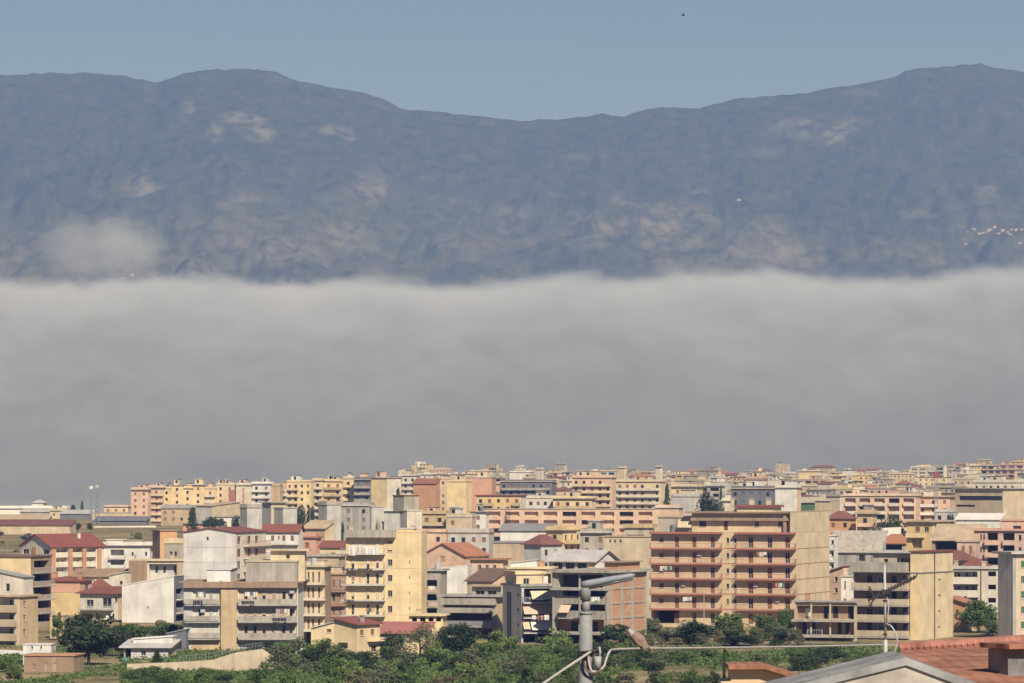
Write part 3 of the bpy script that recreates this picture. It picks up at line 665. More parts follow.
p = b.sub(206.5, 230, 570, 'white', back=1.0); p.slab(0.2, .15, 'white')
p = b.sub(245, 296.5, 562, 'concrete', back=2.0); p.slab(0.15, .2, 'beige'); b.aircon('F', 292, 0)
p = b.sub(268.5, 303, 551.5, 'cream', back=6.0, deep=6, name='rooftop_storey'); p.slab(0.8, .3, 'beige'); p.win('F', [286], [0], 4, 3, 4, 'glass')
b.aircon('F', 203, 1, 8); b.dish(221, 583); b.aerial(212, 561)
b = bld('apartment_block', 'cream five-storey wing with brown balcony doors, joined to the broad concrete block', 'apartment block', 299.5, 324.5, 331, 567, 835, -12, 'A', ('cream', 'cream', 'brown'), 15.6, 1)
b.slab(0.5, .3, 'beige'); b.balc('F', 300, 326, range(0, 5), 1.2, 'rail', 'pale', rail='steel'); b.win('F', [303.5, 308.5, 313, 319], range(0, 4), 2.0, 4, 10.5, shut=rs(0.8, .8), col='wood', door=True); b.pier('F', 299.6, 301, 567, 645, 0.9, 'cream')
b.loggia('F', 303, 324, [4], 1, 0.5, 3, 'dark')
p = b.sub(303, 333, 557, 'tan', back=5, deep=6); p.slab(0.4, .4, 'concrete'); p = b.sub(303, 322, 561, 'cream', back=2, deep=3, name='stair_head'); p.slab(0.1, .1, 'grey')
# block in the shade
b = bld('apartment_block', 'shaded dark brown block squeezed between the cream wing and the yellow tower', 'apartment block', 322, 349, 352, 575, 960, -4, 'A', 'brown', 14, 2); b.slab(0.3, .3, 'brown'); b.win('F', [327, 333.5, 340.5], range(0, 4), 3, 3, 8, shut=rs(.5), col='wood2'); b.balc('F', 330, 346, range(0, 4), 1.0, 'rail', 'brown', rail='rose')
p = b.sub(326, 342, 567, 'tan'); p.slab(0.2, .2, 'grey')
# yellow tower
b = bld('apartment_tower', 'tall pale yellow tower, plain right half and six white balconies on its left half', 'apartment block', 346, 421.5, 427, 532, 890, -7, 'A', 'lyellow', 15.5, 6)
b.slab(0.05, .15, 'lyellow'); b.band('F', 346.1, 396, 530, 7.5, 1.3, 'concrete', 'eaves_slab')
b.loggia('F', 349, 384, range(0, 6), 0.5, 0.3, 0.15, 'lyellow'); b.balc('F', 341.5, 385.5, range(0, 6), 1.2, 'rail', 'lgrey', rail='lgrey', th=.25)
b.win('F', [353, 368, 377.5], range(0, 6), 3, 4.5, 10.5, p=-0.15, hole=False, door=True, shut=rs(0.6), col='cream')
b.win('F', [390], range(1, 6), 4.6, 6, 6.5); b.win('F', [389.7], [0], 4.6, 3, 2.2); b.win('F', [389.7], [0], 4.6, 12, 2.0)
b.win('F', [409.5], range(1, 6), 0.8, 7, 3, 'void')
for k in range(1, 7): b.band('F', 386, 421.4, 552.5 + 15.5 * (k - 1), 0.6, 0.03, 'cream')
for k in (2, 4): b.aircon('F', 381, k, 6)
b.win('F', [383], [3], 2.5, 5, 9, shut=0)
p = b.sub(397, 413, 529, 'lyellow', back=.6, deep=5, name='lift_house'); p.slab(0.15, .15, 'lgrey')
# arcade behind the low red house
b = bld('outbuilding', 'low cream outbuilding with square openings under a flat slab, right of the yellow tower', 'outbuilding', 409, 443, 447, 616, 850, -6, 'A', 'lyellow', 12, 0.5); b.slab(0.6, .3, 'lyellow'); b.loggia('F', 412, 417, [0], 1, 7, 1.5, 'dark'); b.loggia('F', 420, 425.5, [0], 1, 7, 1.5, 'dark'); b.loggia('F', 428.5, 433.5, [0], 1, 7, 1.5, 'dark'); b.loggia('F', 436, 441, [0], 1, 7, 1.5, 'dark')
# rosy balconied block
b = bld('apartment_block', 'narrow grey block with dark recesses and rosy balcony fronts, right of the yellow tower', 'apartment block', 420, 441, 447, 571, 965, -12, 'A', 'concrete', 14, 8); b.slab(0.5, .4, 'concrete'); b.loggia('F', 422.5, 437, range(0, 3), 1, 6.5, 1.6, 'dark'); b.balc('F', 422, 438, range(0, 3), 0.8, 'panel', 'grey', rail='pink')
b = bld('house', 'blank white-rendered wall house between rosy balconies and the dark brown roof', 'house', 440, 467.5, 472, 569, 1000, -8, 'A', 'white', 13, 0); b.shed(0.7, 'L', 0.05, 'white')
b = bld('house', 'peach house with a wide gable front, one shuttered door and long balcony', 'house', 421, 465, 489, 556, 1100, -27, 'A', ('peach', 'peach', 'peach'), 11, 0.2); b.gable('y', 2.9, 0.5, 'tile2'); b.win('F', [442.5], [0], 4.5, -3, 9, shut=.97, col='ochre', door=True); b.balc('F', 433, 464, [0], 1.2, 'panel', 'pale', rail='peach'); b.win('F', [436, 455], [1], 4, 3, 6)
b = bld('house', 'peach house with arched-looking dark windows and long eaves, right of the peach gable', 'house', 470, 503, 508, 560, 1070, -10, 'A', 'peach', 13, 2); b.slab(0.8, .3, 'tile2'); b.balc('F', 470, 504, [0], 0.9, 'panel', 'pale', rail='pale'); b.win('F', [479.5, 487, 494.5], [0], 3.4, 3, 8, door=True); b.win('F', [480, 494], [1], 3.4, 4, 6)
b = bld('house', 'house beneath a heavy dark brown slab roof, beige below, by the peach house', 'house', 467, 492, 507, 582, 965, -36, 'A', ('beige', 'beige', 'peach'), 13, 1); b.shed(2.6, 'F', 0.5, 'dbrown'); b.win('F', [472, 480], [0], 1, 3, 8, 'void'); b.win('R', [499], [0, 1], 5, 4, 5); b.balc('R', 494, 505, [0], 1, 'rail', 'orange', rail='pale')
# half-finished concrete house
b = bld('apartment_block', 'unfinished grey-brown concrete building with long parapets and black recesses, by the thicket', 'apartment block', 443, 497, 506, 597, 870, -20, 'A', ('concrete', 'concrete', 'ochre'), 14.6, 0.2)
b.slab(1.0, .4, 'grey'); b.band('F', 443.1, 496.9, 598.5, 6.5, 1.3, 'concrete', 'parapet'); b.loggia('F', 444.5, 492, [0], 7.6, 0.3, 1.6, 'tan'); b.loggia('F', 444.5, 492, [1, 2], 2.0, 6.0, 2.0, 'dbrown')
b.balc('F', 443, 494, [0], 1.5, 'solid', 'concrete', 'concrete', ph=0.75); b.balc('F', 443, 494, [1], 1.1, 'panel', 'grey', rail='steel2')
for x in (453.5, 464, 474, 484): b.win('F', [x], [0], 0.7, 8, 5, 'void', p=-1.6, hole=False, door=True)
p = b.sub(468.5, 494, 587, 'concrete', back=2, fhp=12); p.slab(0.8, .35, 'tan'); p.win('F', [476.5, 488.5], [0], 9, 3.2, 4, 'frame', 'steel2')
# white block with awnings
b = bld('apartment_block', 'slim white-flanked block with stacked cream and pink awnings over its balconies', 'apartment block', 502.5, 521.5, 552.5, 586.5, 850, -72, 'B', ('lgrey', 'white', 'concrete'), 15, 1)
b.slab(0.3, .4, 'grey'); b.pier('L', 507, 511.5, 593, 641, 0.02, 'slate', 'dark_strip'); b.win('L', [518], range(0, 4), 1.6, 6, 3)  # slate-coloured strip set slightly proud of the white flank
b.loggia('F', 524, 551.5, range(0, 3), 1, 0.3, 2.0, 'dark'); b.balc('F', 522, 552.3, range(0, 3), 1.0, 'rail', 'lgrey', rail='steel')
b.win('F', [531, 543], range(0, 3), 4, 5, 9, p=-2.0, hole=False, door=True)
b.loggia('F', 523, 551.5, [3], 1.5, 0.2, 5, 'dark'); b.pier('F', 535, 538.5, 634, 652, 0.0, 'concrete', 'column')
b.awning('F', 530, 551, 591, 599, 1.5, 'cream', 0); b.awning('F', 522, 551, 604.5, 614, 1.5, 'peach', 0); b.awning('F', 530, 551, 620.5, 630, 1.4, 'offwhite', 0); b.awning('F', 522, 528.5, 620.5, 629, 1.4, 'cream', 0)
p = b.sub(523, 551, 575, 'cream', back=4); p.slab(0.3, .6, 'lyellow'); p.win('F', [533], [0], 6, 3, 7, shut=0)
b = bld('house', 'small house with a red tiled lean-to roof behind the awnings block', 'house', 505, 527, 532, 584, 885, -30, 'A', 'white', 12, 1); b.shed(1.5, 'R', 0.4, 'red'); b.win('F', [513, 516], [0], 2, 1, 5)
# brick infill frame
b = bld('unfinished_building', 'bare concrete frame building with orange brick infill squares and black loggias', 'unfinished building', 552.5, 609, 646.5, 573, 838, -26, 'A', ('concrete', 'concrete', 'brick'), 14.8, 1)
b.slab(0.9, .5, 'concrete', par=0.0)
b.loggia('F', 558, 603, [0], 1, 1.0, 2.4, 'dark'); b.loggia('F', 563, 605, [1, 2], 1, 7.0, 2.2, 'dark'); b.loggia('F', 555, 604, [3], 1, 1.0, 2.0, 'brick'); b.loggia('F', 555, 604, [4], 1, 1, 4, 'dark')
b.win('F', [570, 590], [3], 7, 4, 10, 'void', p=-2.0, hole=False, door=True); b.win('F', [577, 596], [0], 6, 3, 10, 'void', p=-2.35, hole=False, door=True)
for k in range(5): b.balc('F', 552.6, 608.9, [k], 1.1, 'none', 'concrete', th=0.35) if k in (0, 3) else None
for x in (553.5, 580, 607.5): b.pier('F', x - .9, x + .9, 574, 655, 0.15, 'concrete', 'column')
b.awning('F', 561, 571.5, 605.5, 613, 1.4, 'peach'); b.balc('F', 560, 604, [2], 0.9, 'rail', 'concrete', rail='steel2')
for y in (573.2, 588.2, 602.8, 617.6, 632.4): b.band('R', 609.2, 646.3, y, 1.6, 0.12, 'concrete', 'beam')
for x in (611, 621.5, 632.5, 645): b.pier('R', x - 1.1, x + 1.1, 574, 655, 0.10, 'concrete', 'column')
for y0 in (590, 605, 620):     # stair lines showing on the brick
    m = MB(); u0, u1 = b.u('R', 622.7), b.u('R', 631.3); m.hexa([(u0, -.06, b.v(y0 + 11)), (u1, -.06, b.v(y0 + 1.5)), (u1, -.004, b.v(y0 + 1.5)), (u0, -.004, b.v(y0 + 11)), (u0, -.06, b.v(y0 + 9.5)), (u1, -.06, b.v(y0)), (u1, -.004, b.v(y0)), (u0, -.004, b.v(y0 + 9.5))]); b.put('stair_beam', m.mesh('stair_beam', [PM('concrete')]), 'R', 0, 0)
p = b.sub(595, 609, 563, 'brick', back=4, deep=9); p.slab(0.6, .2, 'brown')
b = bld('house', 'cream upper house with a pale flat roof and a drying sheet in its bay', 'house', 509, 551, 556, 569, 900, -6, 'A', 'lyellow', 13, 2.5); b.slab(0.4, .35, 'lyellow'); b.loggia('F', 527, 551, [0], 2, 1, 2.0, 'cream'); b.awning('F', 535, 548, 576, 586, 0.15, 'offwhite'); b.win('F', [531], [0], 5, 3, 9, p=-2, hole=False)
p = b.sub(509.5, 536, 563.5, 'white', back=1, deep=8, name='roof_canopy'); p.shed(.6, 'L', .2, 'lgrey')
b = bld('warehouse', 'shed with a broad light grey pitched sheet roof and a white right gable', 'shed', 549, 595, 618, 561, 935, -30, 'A', ('cream', 'cream', 'white'), 12, 0); b.gable('x', 2.0, 0.7, 'lgrey'); b.win('F', [558, 570, 582], [0], 9, 2, 7, 'frame', 'steel2'); b.pier('F', 588, 594, 561.5, 575, 0.1, 'lyellow')
# tan blank party wall
b = bld('apartment_block', 'tall blank tan party wall left of the big red-edged brown block', 'apartment block', 604, 651, 656, 537, 985, -10, 'A', ('beige', 'beige', 'beige'), 14, 2); b.slab(0.2, .25, 'tan'); b.win('F', [610, 615, 620.5], [0], 1.6, .6, 3.2, 'void')
p = b.sub(622, 648, 528, 'concrete', back=3, deep=5); p.slab(0.5, .8, 'ochre'); p.win('F', [633], [0], 18, 6, 2, 'frame', 'pale')
# big brown block with red edged balconies
b = bld('apartment_block', 'big seven-storey beige-brown block with red-edged balconies all across and a plain right flank', 'apartment block', 651, 797, 829.5, 533, 920, -14, 'A', ('wheat', 'wheat', 'cream'), 15.3, 0.3)
b.slab(0.0, .1, 'tan')
for y in (533.5,): b.band('F', 651, 723, y - 1.2, 2.0, 1.35, 'rose', 'balcony_edge'); b.band('F', 736, 796, y - 1.2, 2.0, 1.35, 'rose', 'balcony_edge')
b.balc('F', 651, 723, range(0, 5), 1.35, 'rail', 'rose', rail='wood2', th=.3); b.balc('F', 737, 796.5, range(0, 5), 1.35, 'rail', 'rose', rail='wood2', th=.3)
b.win('F', [661.5], range(0, 5), 4.5, 5, 4.8, shut=rs(.3), col='wood'); b.win('F', [677, 694.5, 713], range(0, 6), 4.2, 4, 10.8, shut=rs(.65, .5), col='wood2', door=True)
b.win('F', [728, 735.5], range(0, 6), 2.8, 5, 5.2, shut=rs(.35), col='wood2'); b.win('F', [751, 770, 787.5], range(0, 6), 4.8, 4, 10.8, shut=rs(.6, .5), col='wood2', door=True)
b.loggia('F', 652.5, 679.5, [5], 1.5, 0.4, 5, 'dark')
for k in range(1, 6): b.band('R', 797.2, 829.4, 533.3 + 15.3 * k, 0.6, 0.04, 'rose')
for k in range(1, 6): b.band('F', 724, 736.5, 533.0 + 15.3 * k, 0.7, 0.05, 'rose')
for q, k in ((662, 2), (700, 1), (756, 3), (778, 4), (684, 3)): b.aircon('F', q, k, 8)
p = b.sub(690, 788, 513.5, ('wheat', 'wheat', 'cream'), back=1.6, deep=12, fhp=19, att=4); p.win('F', [701], [0], 7, 4, 5.5, 'frame', 'wood'); p.win('F', [724], [0], 4, 3.5, 10, shut=.9, door=True); p.win('F', [755, 778.5], [0], 4.4, 4, 5.5); p.slab(1.2, .3, 'brown'); p.band('F', 690, 788, 518, 3.0, 1.0, 'brown', 'fascia'); p.pier('F', 782.5, 785.5, 516, 533, 0.8, 'brown')
p.chimney(723, 499, 3.2, 514, 6, 'beige'); p.chimney(741, 500, 4.5, 514, 7, 'beige'); p.chimney(758, 499.5, 4.5, 514, 7, 'beige'); p.aerial(715, 502); p.aerial(779, 503)
p = b.sub(655, 689.5, 518, 'concrete', back=2.2, deep=11, fhp=15, name='rooftop_room'); p.slab(0.2, .3, 'tan'); p.awning('F', 676, 690, 520, 528, 1.2, 'cream')
p = b.sub(790, 796.95, 512, ('beige', 'beige', 'cream'), back=.03, deep=b.d - .06, name='end_wall'); p.slab(0.05, .15, 'tan')
p = b.sub(731, 768, 507.5, 'cream', back=5, deep=6, name='lift_house'); p.slab(0.5, .45, 'red')
b = bld('house', 'thin white house slice with tiny balconies against the brown block right flank', 'house', 826, 835, 838, 536, 1005, -12, 'A', 'white', 12, 1); b.slab(.2, .2, 'white'); b.win('F', [832.5], range(0, 3), 2.6, 3, 4.5); b.balc('F', 829, 835, range(0, 3), .8, 'rail', 'white')
# right unfinished block
b = bld('apartment_block', 'unglazed concrete block with black openings and a plain cream right end wall', 'apartment block', 853.5, 920, 953, 573, 862, -22, 'A', ('beige', 'beige', 'cream'), 15.9, 0)
b.slab(0.2, .15, 'grey'); b.band('F', 853.6, 909, 562.5, 10, 1.4, 'concrete', 'parapet')
b.loggia('F', 855, 910, range(0, 4), 0.6, 0.3, 0.15, 'brown'); b.balc('F', 853.6, 909.5, range(0, 4), 1.3, 'solid', 'concrete', 'beige', ph=1.05, th=.4)
b.win('F', [869.5, 894, 905.5], range(0, 4), 5, 3, 12, 'void', p=-.15, hole=False, door=True); b.win('F', [881], range(0, 4), 5, 5, 6, shut=.0, p=-.15, hole=False)
b.pier('F', 910.5, 919.8, 552.8, 645, 0.05, 'lyellow'); b.pier('R', 934, 934.8, 553, 645, 0.04, 'dark', 'drainpipe')
b.win('R', [939.5], range(-1, 4), 2.4, 7, 1.6, 'void'); b.win('R', [946], range(-1, 4), 0.9, 1.5, 1.2, 'void')
p = b.sub(868, 911, 553.5, ('beige', 'beige', 'cream'), back=2.5, deep=9, fhp=19); p.slab(.7, .3, 'lgrey'); p.loggia('F', 892, 909.5, [0], 4, 6, 1.5, 'brown'); p.win('F', [881], [0], 4, 5, 6, 'void'); p.win('F', [893.5], [0], 3, 5, 9, 'void')
p = b.sub(911, 919.9, 552.3, ('lyellow', 'lyellow', 'cream'), back=0.02, deep=b.d - 0.04, name='end_tower'); p.slab(.35, .25, 'rust')
b = bld('apartment_block', 'low unglazed brown wing with black openings, left of the cream end wall block', 'apartment block', 794.5, 855, 857, 602.5, 858, -14, 'A', ('tan', 'tan', 'beige'), 15.7, 1.5)
b.slab(.5, .3, 'grey'); b.balc('F', 793, 855, [0, 1], 1.2, 'none', 'concrete', th=.45); b.loggia('F', 796.5, 854, [0, 1], 2.0, 0.4, 1.3, 'brown'); b.win('F', [824.5, 834, 849], [0], 5, 2.5, 12, 'void', p=-1.3, hole=False, door=True); b.win('F', [803, 812, 838, 846], [1], 4, 3, 12, 'void', p=-1.3, hole=False, door=True); b.win('F', [806.5], [0], 5, 5, 9, shut=.9, col='offwhite', p=-1.3, hole=False, door=True)
b.loggia('F', 797, 850, [2], 2.4, 0.4, 4.5, 'dark'); b.balc('F', 808, 823, [1], 1.0, 'rail', 'grey', rail='steel')
for x in (795.5, 811.5, 830.5): b.pier('F', x - .7, x + .7, 604, 652, .3, 'beige', 'column')
for x in (798, 806, 816): b.pier('F', x - .2, x + .2, 590, 602.8, .05, 'steel2', 'starter_bar')
# right side group
b = bld('apartment_block', 'pale block with wide shaded loggias directly behind the cream end wall', 'apartment block', 950, 1001, 1006, 569, 985, -6, 'A', 'pale', 13.2, 1); b.slab(.4, .4, 'lgrey'); b.loggia('F', 953.5, 977.5, range(0, 3), 1.5, 6, 1.8, 'grey'); b.loggia('F', 988, 996, range(0, 3), 1.5, 6.8, 1.5, 'dark'); b.pier('F', 980.5, 981.5, 570, 610, .15, 'dbrown', 'drainpipe'); b.balc('F', 953, 979, range(0, 3), .5, 'solid', 'pale', 'pale', ph=1.1); b.win('F', [958, 966, 973], range(0, 3), 3, 3, 7, p=-1.8, hole=False, door=True)
b = bld('house', 'small orange-yellow house with a red pitched roof edge, right of the cream end wall', 'house', 950, 966, 976, 604, 900, -28, 'A', ('orange', 'orange', 'ochre'), 12, 2); b.shed(1.3, 'R', .5, 'tile2'); b.win('F', [957], [0], 3, 4, 5)
b = bld('apartment_block', 'pale grey slab block with a darker grey strip and green windows, right edge', 'apartment block', 998, 1013, 1050, 554, 858, -58, 'B', ('beige', 'lgrey', 'beige'), 15.2, 4)
b.slab(.9, .45, 'lgrey'); b.pier('F', 1012.8, 1016, 555, 645, .02, 'grey', 'grey_strip'); b.win('F', [1023, 1034], range(0, 6), 4, 3, 7, shut=rs(.8, .7), col='green')  # grey strip laid on the wall face beside the corner
b = bld('house', 'low house with broad dark red hipped roof, behind the pale loggia block', 'house', 936, 968, 976, 561, 1055, -22, 'A', 'beige', 11, 0); b.hip(2.4, .6, 'tile3'); b.win('F', [947, 960], [0], 3, 3, 5)
b = bld('house', 'house with rosy red hipped roof beside the pink arched block', 'house', 962, 982, 990, 567.5, 1035, -22, 'A', 'pale', 11, 1); b.hip(2.3, .6, 'red'); b.win('F', [975], [0], 3, 3, 5)
b = bld('apartment_block', 'pink block with big dark archlike loggias near the right edge', 'apartment block', 974, 1040, 1046, 531, 1130, -8, 'A', 'pink', 12.4, 1)
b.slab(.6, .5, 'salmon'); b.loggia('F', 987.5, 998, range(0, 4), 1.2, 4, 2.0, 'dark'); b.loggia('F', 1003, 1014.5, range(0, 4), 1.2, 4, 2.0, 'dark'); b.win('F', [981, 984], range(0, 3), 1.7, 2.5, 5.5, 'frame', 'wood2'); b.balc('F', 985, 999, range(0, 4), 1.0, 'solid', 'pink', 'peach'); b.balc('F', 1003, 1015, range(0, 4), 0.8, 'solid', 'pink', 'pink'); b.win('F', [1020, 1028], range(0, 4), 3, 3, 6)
p = b.sub(1000, 1036, 521, 'pink', back=2); p.slab(.3, .3, 'salmon'); p.win('F', [1016], [0], 8, 4, 4, 'void')
b = bld('apartment_block', 'rosy older wing with shuttered doors between the tan roof and the pink block', 'apartment block', 957, 976, 980, 542, 1110, -10, 'A', 'pink', 12, 1); b.slab(.3, .3, 'tan'); b.win('F', [963, 970.5], range(0, 3), 3, 3, 8, shut=rs(.8, .7), col='wood2', door=True); b.balc('F', 960, 975, range(0, 3), .8, 'rail', 'pink', rail='rose')
b = bld('house', 'bright yellow house with brown windows and tan flat eaves, right of the dark tree', 'house', 906.5, 932, 951, 522, 1185, -22, 'A', ('yellow', 'yellow', 'lyellow'), 14, 1); b.slab(.9, .4, 'tan'); b.win('F', [917.5, 926.5], [0], 4.6, 4, 5, shut=rs(.9, .8), col='wood2'); b.win('R', [936], [0], 2.2, 3, 3.5); b.balc('F', 907, 925, [0], 1, 'solid', 'yellow', 'lyellow'); b.loggia('F', 912, 922, [1], 2, 3, 1.2, 'tan')
b = bld('warehouse', 'broad tan-roofed low building with an open dark veranda, right of the yellow house', 'warehouse', 932, 978, 985, 541, 1160, -12, 'A', ('brown', 'beige', 'beige'), 13, 0); b.shed(4.0, 'F', .7, 'tan'); b.loggia('F', 935, 962, [0], .6, 3, 3, 'dark')
b = bld('house', 'low house with a terracotta hipped roof at the foot of the dark trees', 'house', 879, 905, 912, 544, 1210, -22, 'A', 'beige', 9, 0); b.hip(2.6, .5, 'tile2'); b.loggia('F', 882, 902, [0], 1, 3, 2, 'dark')
b = bld('warehouse', 'grey-green corrugated shed roofs stepped in two, right of the brown block', 'shed', 829, 880, 886, 553, 1120, -14, 'A', ('grey', 'grey', 'grey'), 12, 0); b.shed(5.2, 'F', .5, 'concrete'); b.win('F', [862], [0], 6, 2, 6, 'void')
p = b.sub(833, 858, 551, 'lgrey', back=9, deep=4, name='rear_bay'); p.shed(1.5, 'F', .4, 'grey')
b = bld('house', 'small peach house behind the low unglazed wing', 'house', 827, 843, 849, 573, 960, -30, 'A', 'peach', 11, 1); b.shed(1.4, 'L', .4, 'tile2'); b.win('F', [836], [0, 1], 3, 3, 5)
b = bld('house', 'white boxy house with two flat tops behind the low unglazed wing', 'house', 841, 855, 859, 577, 945, -12, 'A', 'white', 12, 1); b.slab(.2, .25, 'lgrey'); b.win('F', [845], [0], 1.4, 3, 9, 'void')
# yellow villa by the thicket
b = bld('villa', 'small lemon villa with red pitched roof and a shaded set-back left wing', 'house', 334, 357, 380, 625.5, 778, -32, 'A', 'lyellow', 15, 0.5); b.shed(1.15, 'R', .5, 'red'); b.win('F', [342.7], [0], 10, 17, 6, shut=rs(.6), col='wood'); b.win('F', [342.7], [0], 0.1, 17, 6); b.win('R', [362, 372.5], [0], 3.6, 4, 6, shut=.9, col='wood2'); b.win('R', [374], [1], 5.5, 5, 7); b.balc('R', 367, 380, [0], .9, 'none', 'lyellow'); b.chimney(352, 616.5, 3, 622, 3, 'grey')
b = bld('villa', 'lemon annexe with a mono-pitch edge and a dark window, left of the small villa', 'house', 311, 335, 341, 629, 800, -10, 'A', 'lyellow', 16, 0.5); b.shed(1.3, 'L', .3, 'lgrey'); b.win('F', [324], [0], 5, 12, 6); b.win('F', [329], [0], 4.5, -1, 4, shut=.9)
b = bld('house', 'low cream house with a long faded red roof behind the bushes', 'house', 380, 426, 432, 634, 800, -8, 'A', 'lyellow', 14, 1); b.shed(1.7, 'F', .6, 'rose'); b.win('F', [390, 401, 412.5], [0], 7, 2.5, 3.6)
# left foreground low buildings
b = bld('house', 'low white-roofed grey cottage with one small dark window, left of the retaining wall', 'house', 124, 168, 176, 648, 790, -10, 'A', ('lgrey', 'lgrey', 'beige'), 13, 0); b.shed(1.0, 'F', .8, 'lgrey'); b.win('F', [143.5], [0], 4.6, 3, 5); b.loggia('F', 125, 131, [0], 1, 1, 2, 'dark')
p = b.sub(128, 168, 640.5, 'white', back=4.5, deep=3, z0=b.h - .3, name='rear_room'); p.shed(.5, 'L', .2, 'offwhite')
b = bld('outbuilding', 'long low ruddy-brown outbuilding with small doors under the big tree', 'outbuilding', 24, 74, 84, 656, 745, -12, 'A', 'brown', 16, 0); b.slab(.2, .2, 'brick'); b.win('F', [34], [0], 4, 8, 7, shut=.9, col='brown'); b.win('F', [46, 55], [0], 3.4, 7, 8, door=True, shut=.9, col='tan'); b.cols = ('brown', 'brown', 'brown')
b = bld('outbuilding', 'white plastered outbuilding with stepped top behind the brown one', 'outbuilding', 23, 51, 56, 645, 765, -8, 'A', 'white', 14, 0); b.slab(.1, .1, 'white'); b.win('F', [32, 41], [0], 2, 1, 3.4)
b = bld('house', 'ochre stump of a house with creeper on its top, left of the big tree', 'house', 50, 63, 68, 616, 870, -15, 'A', ('ochre', 'ochre', 'tan'), 14, 1); b.slab(.1, .1, 'tan'); b.win('F', [58], [1], 3, 4, 5)
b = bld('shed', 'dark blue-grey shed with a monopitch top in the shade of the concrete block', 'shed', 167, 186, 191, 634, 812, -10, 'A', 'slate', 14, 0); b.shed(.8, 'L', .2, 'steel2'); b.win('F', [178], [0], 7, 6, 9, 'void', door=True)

# small things that collect on flat roofs
rc = random.Random(77)
for b in list(blocks):
    if b.gables or b.h < 5: continue
    a, e = b.px['F']
    for i in range(rc.choice((1, 2, 3)) if e - a > 30 else rc.choice((0, 1, 1))):
        px = rc.uniform(a + 2, e - 2); k = rc.random()
        if k < .55: b.aerial(px, b.top - rc.uniform(9, 16) * 920 / b.D, rc.uniform(1.5, 6))
        elif k < .75: b.tank(px, b.top - 8 * 920 / b.D, b.top, 6 * 920 / b.D, rc.uniform(2, 5), rc.choice(('slate', 'steel', 'lgrey')))
        else: b.chimney(px, b.top - rc.uniform(5, 9) * 920 / b.D, 4 * 920 / b.D, b.top, rc.uniform(1.5, 5), rc.choice(('beige', 'grey', 'brick')))
# ------------------------------------------------------------------ the farther rows of the town
RF = random.Random(23)
CW = {'cream': 'cream', 'pale': 'pale ivory', 'white': 'white', 'grey': 'grey', 'lgrey': 'light grey', 'yellow': 'yellow', 'lyellow': 'pale yellow', 'peach': 'peach', 'pink': 'pink', 'salmon': 'salmon', 'tan': 'tan', 'beige': 'beige', 'brown': 'brown', 'ochre': 'ochre', 'concrete': 'grey-brown', 'orange': 'orange', 'slate': 'slate', 'brick': 'brick red', 'dbrown': 'dark brown'}
NUM = {1: 'one', 2: 'two', 3: 'three', 4: 'four', 5: 'five', 6: 'six', 7: 'seven', 8: 'eight', 9: 'nine'}
skyl = np.full(1024, 683.0)
for k in blocks:
    a, b = max(0, int(min(k.px['F'][0], k.px['L'][1], k.px['R'][0]))), min(1024, int(max(k.px['F'][1], k.px['L'][1], k.px['R'][0] if k.px['R'][1] - k.px['R'][0] == 10 else k.px['R'][1])))
    if b > a: skyl[a:b] = np.minimum(skyl[a:b], k.top)
def bal(b, f, a, e, k, d=1.1, col='pale', par=0.9):
    u0, u1 = b.u(f, a), b.u(f, e); b.put('balcony', balcony_mesh(round((u1 - u0) * 2) / 2, d, 'solid' if par else 'none', col, col, .25, par or 1), f, (u0 + u1) / 2, b.v(b.fy(k + 1)))
def dress(b, f, style, floors, R, bal_col, shut):
    """openings with their shutters are part of the wall at this size; balconies are parts of their own"""
    p0, p1 = b.px[f]; Wm = b.W(f); n = max(1, int(Wm / R.choice((2.8, 3.2, 3.8))))
    if Wm < 3.0 or abs(p1 - p0) < 4: return
    fh = b.fhp / b.s; step = Wm / n
    bays = R.choice((2, 3, 4, 5))
    if style == 'log':
        m = max(1, int(Wm / R.choice((4.5, 5.5, 7)))); st = Wm / m; par = R.random() < .6
        for k in range(floors):
            vt, vb = b.v(b.fy(k)), b.v(b.fy(k + 1))
            if vb < .3: break
            for i in range(m):
                c = (i + .5) * st; b.holes[f].append((c - st * .36, c + st * .36, vb + (1.0 if par else .05), vt - .35, 1.3, None if R.random() < .6 else PM('dark')))  # some recess backs get near-black, shade put into the colour
                if not par: bal(b, f, p0 + (p1 - p0) * (i * st + st * .12) / Wm, p0 + (p1 - p0) * ((i + 1) * st - st * .12) / Wm, k, .7, bal_col)
        return
    for k in range(floors):
        vt, vb = b.v(b.fy(k)), b.v(b.fy(k + 1))
        if vb < 0.3: break
        for i in range(n):
            c = (i + .5) * step; isb = style == 'balc' or (style == 'mix' and (i // 2) % 2 == R_mix[b.root.name] % 2)
            if style in ('win', 'mix', 'balc') and R.random() < 0.96:
                q = R.random(); bc = PM(shut) if q < .5 else GLASS
                if isb: b.holes[f].append((c - .62, c + .62, vb + .03, vt - .75, .22, bc))
                else: b.holes[f].append((c - .55, c + .55, vb + 1.0, vt - .65, .2, bc))
        if style == 'balc' and b.s > .8: bal(b, f, p0 + (p1 - p0) * .03, p1 - (p1 - p0) * .03, k, 1.3, bal_col)
        elif style == 'mix':
            i = 0
            while i < n:
                if (i // 2) % 2 == R_mix[b.root.name] % 2:
                    e = min(n, i + 2 - i % 2); a_, e_ = i * step + .2, e * step - .2
                    if e_ - a_ > 1.5: bal(b, f, p0 + (p1 - p0) * a_ / Wm, p0 + (p1 - p0) * e_ / Wm, k, 1.2, bal_col)
                    i = e
                else: i += 1
R_mix = {}
far_list = []
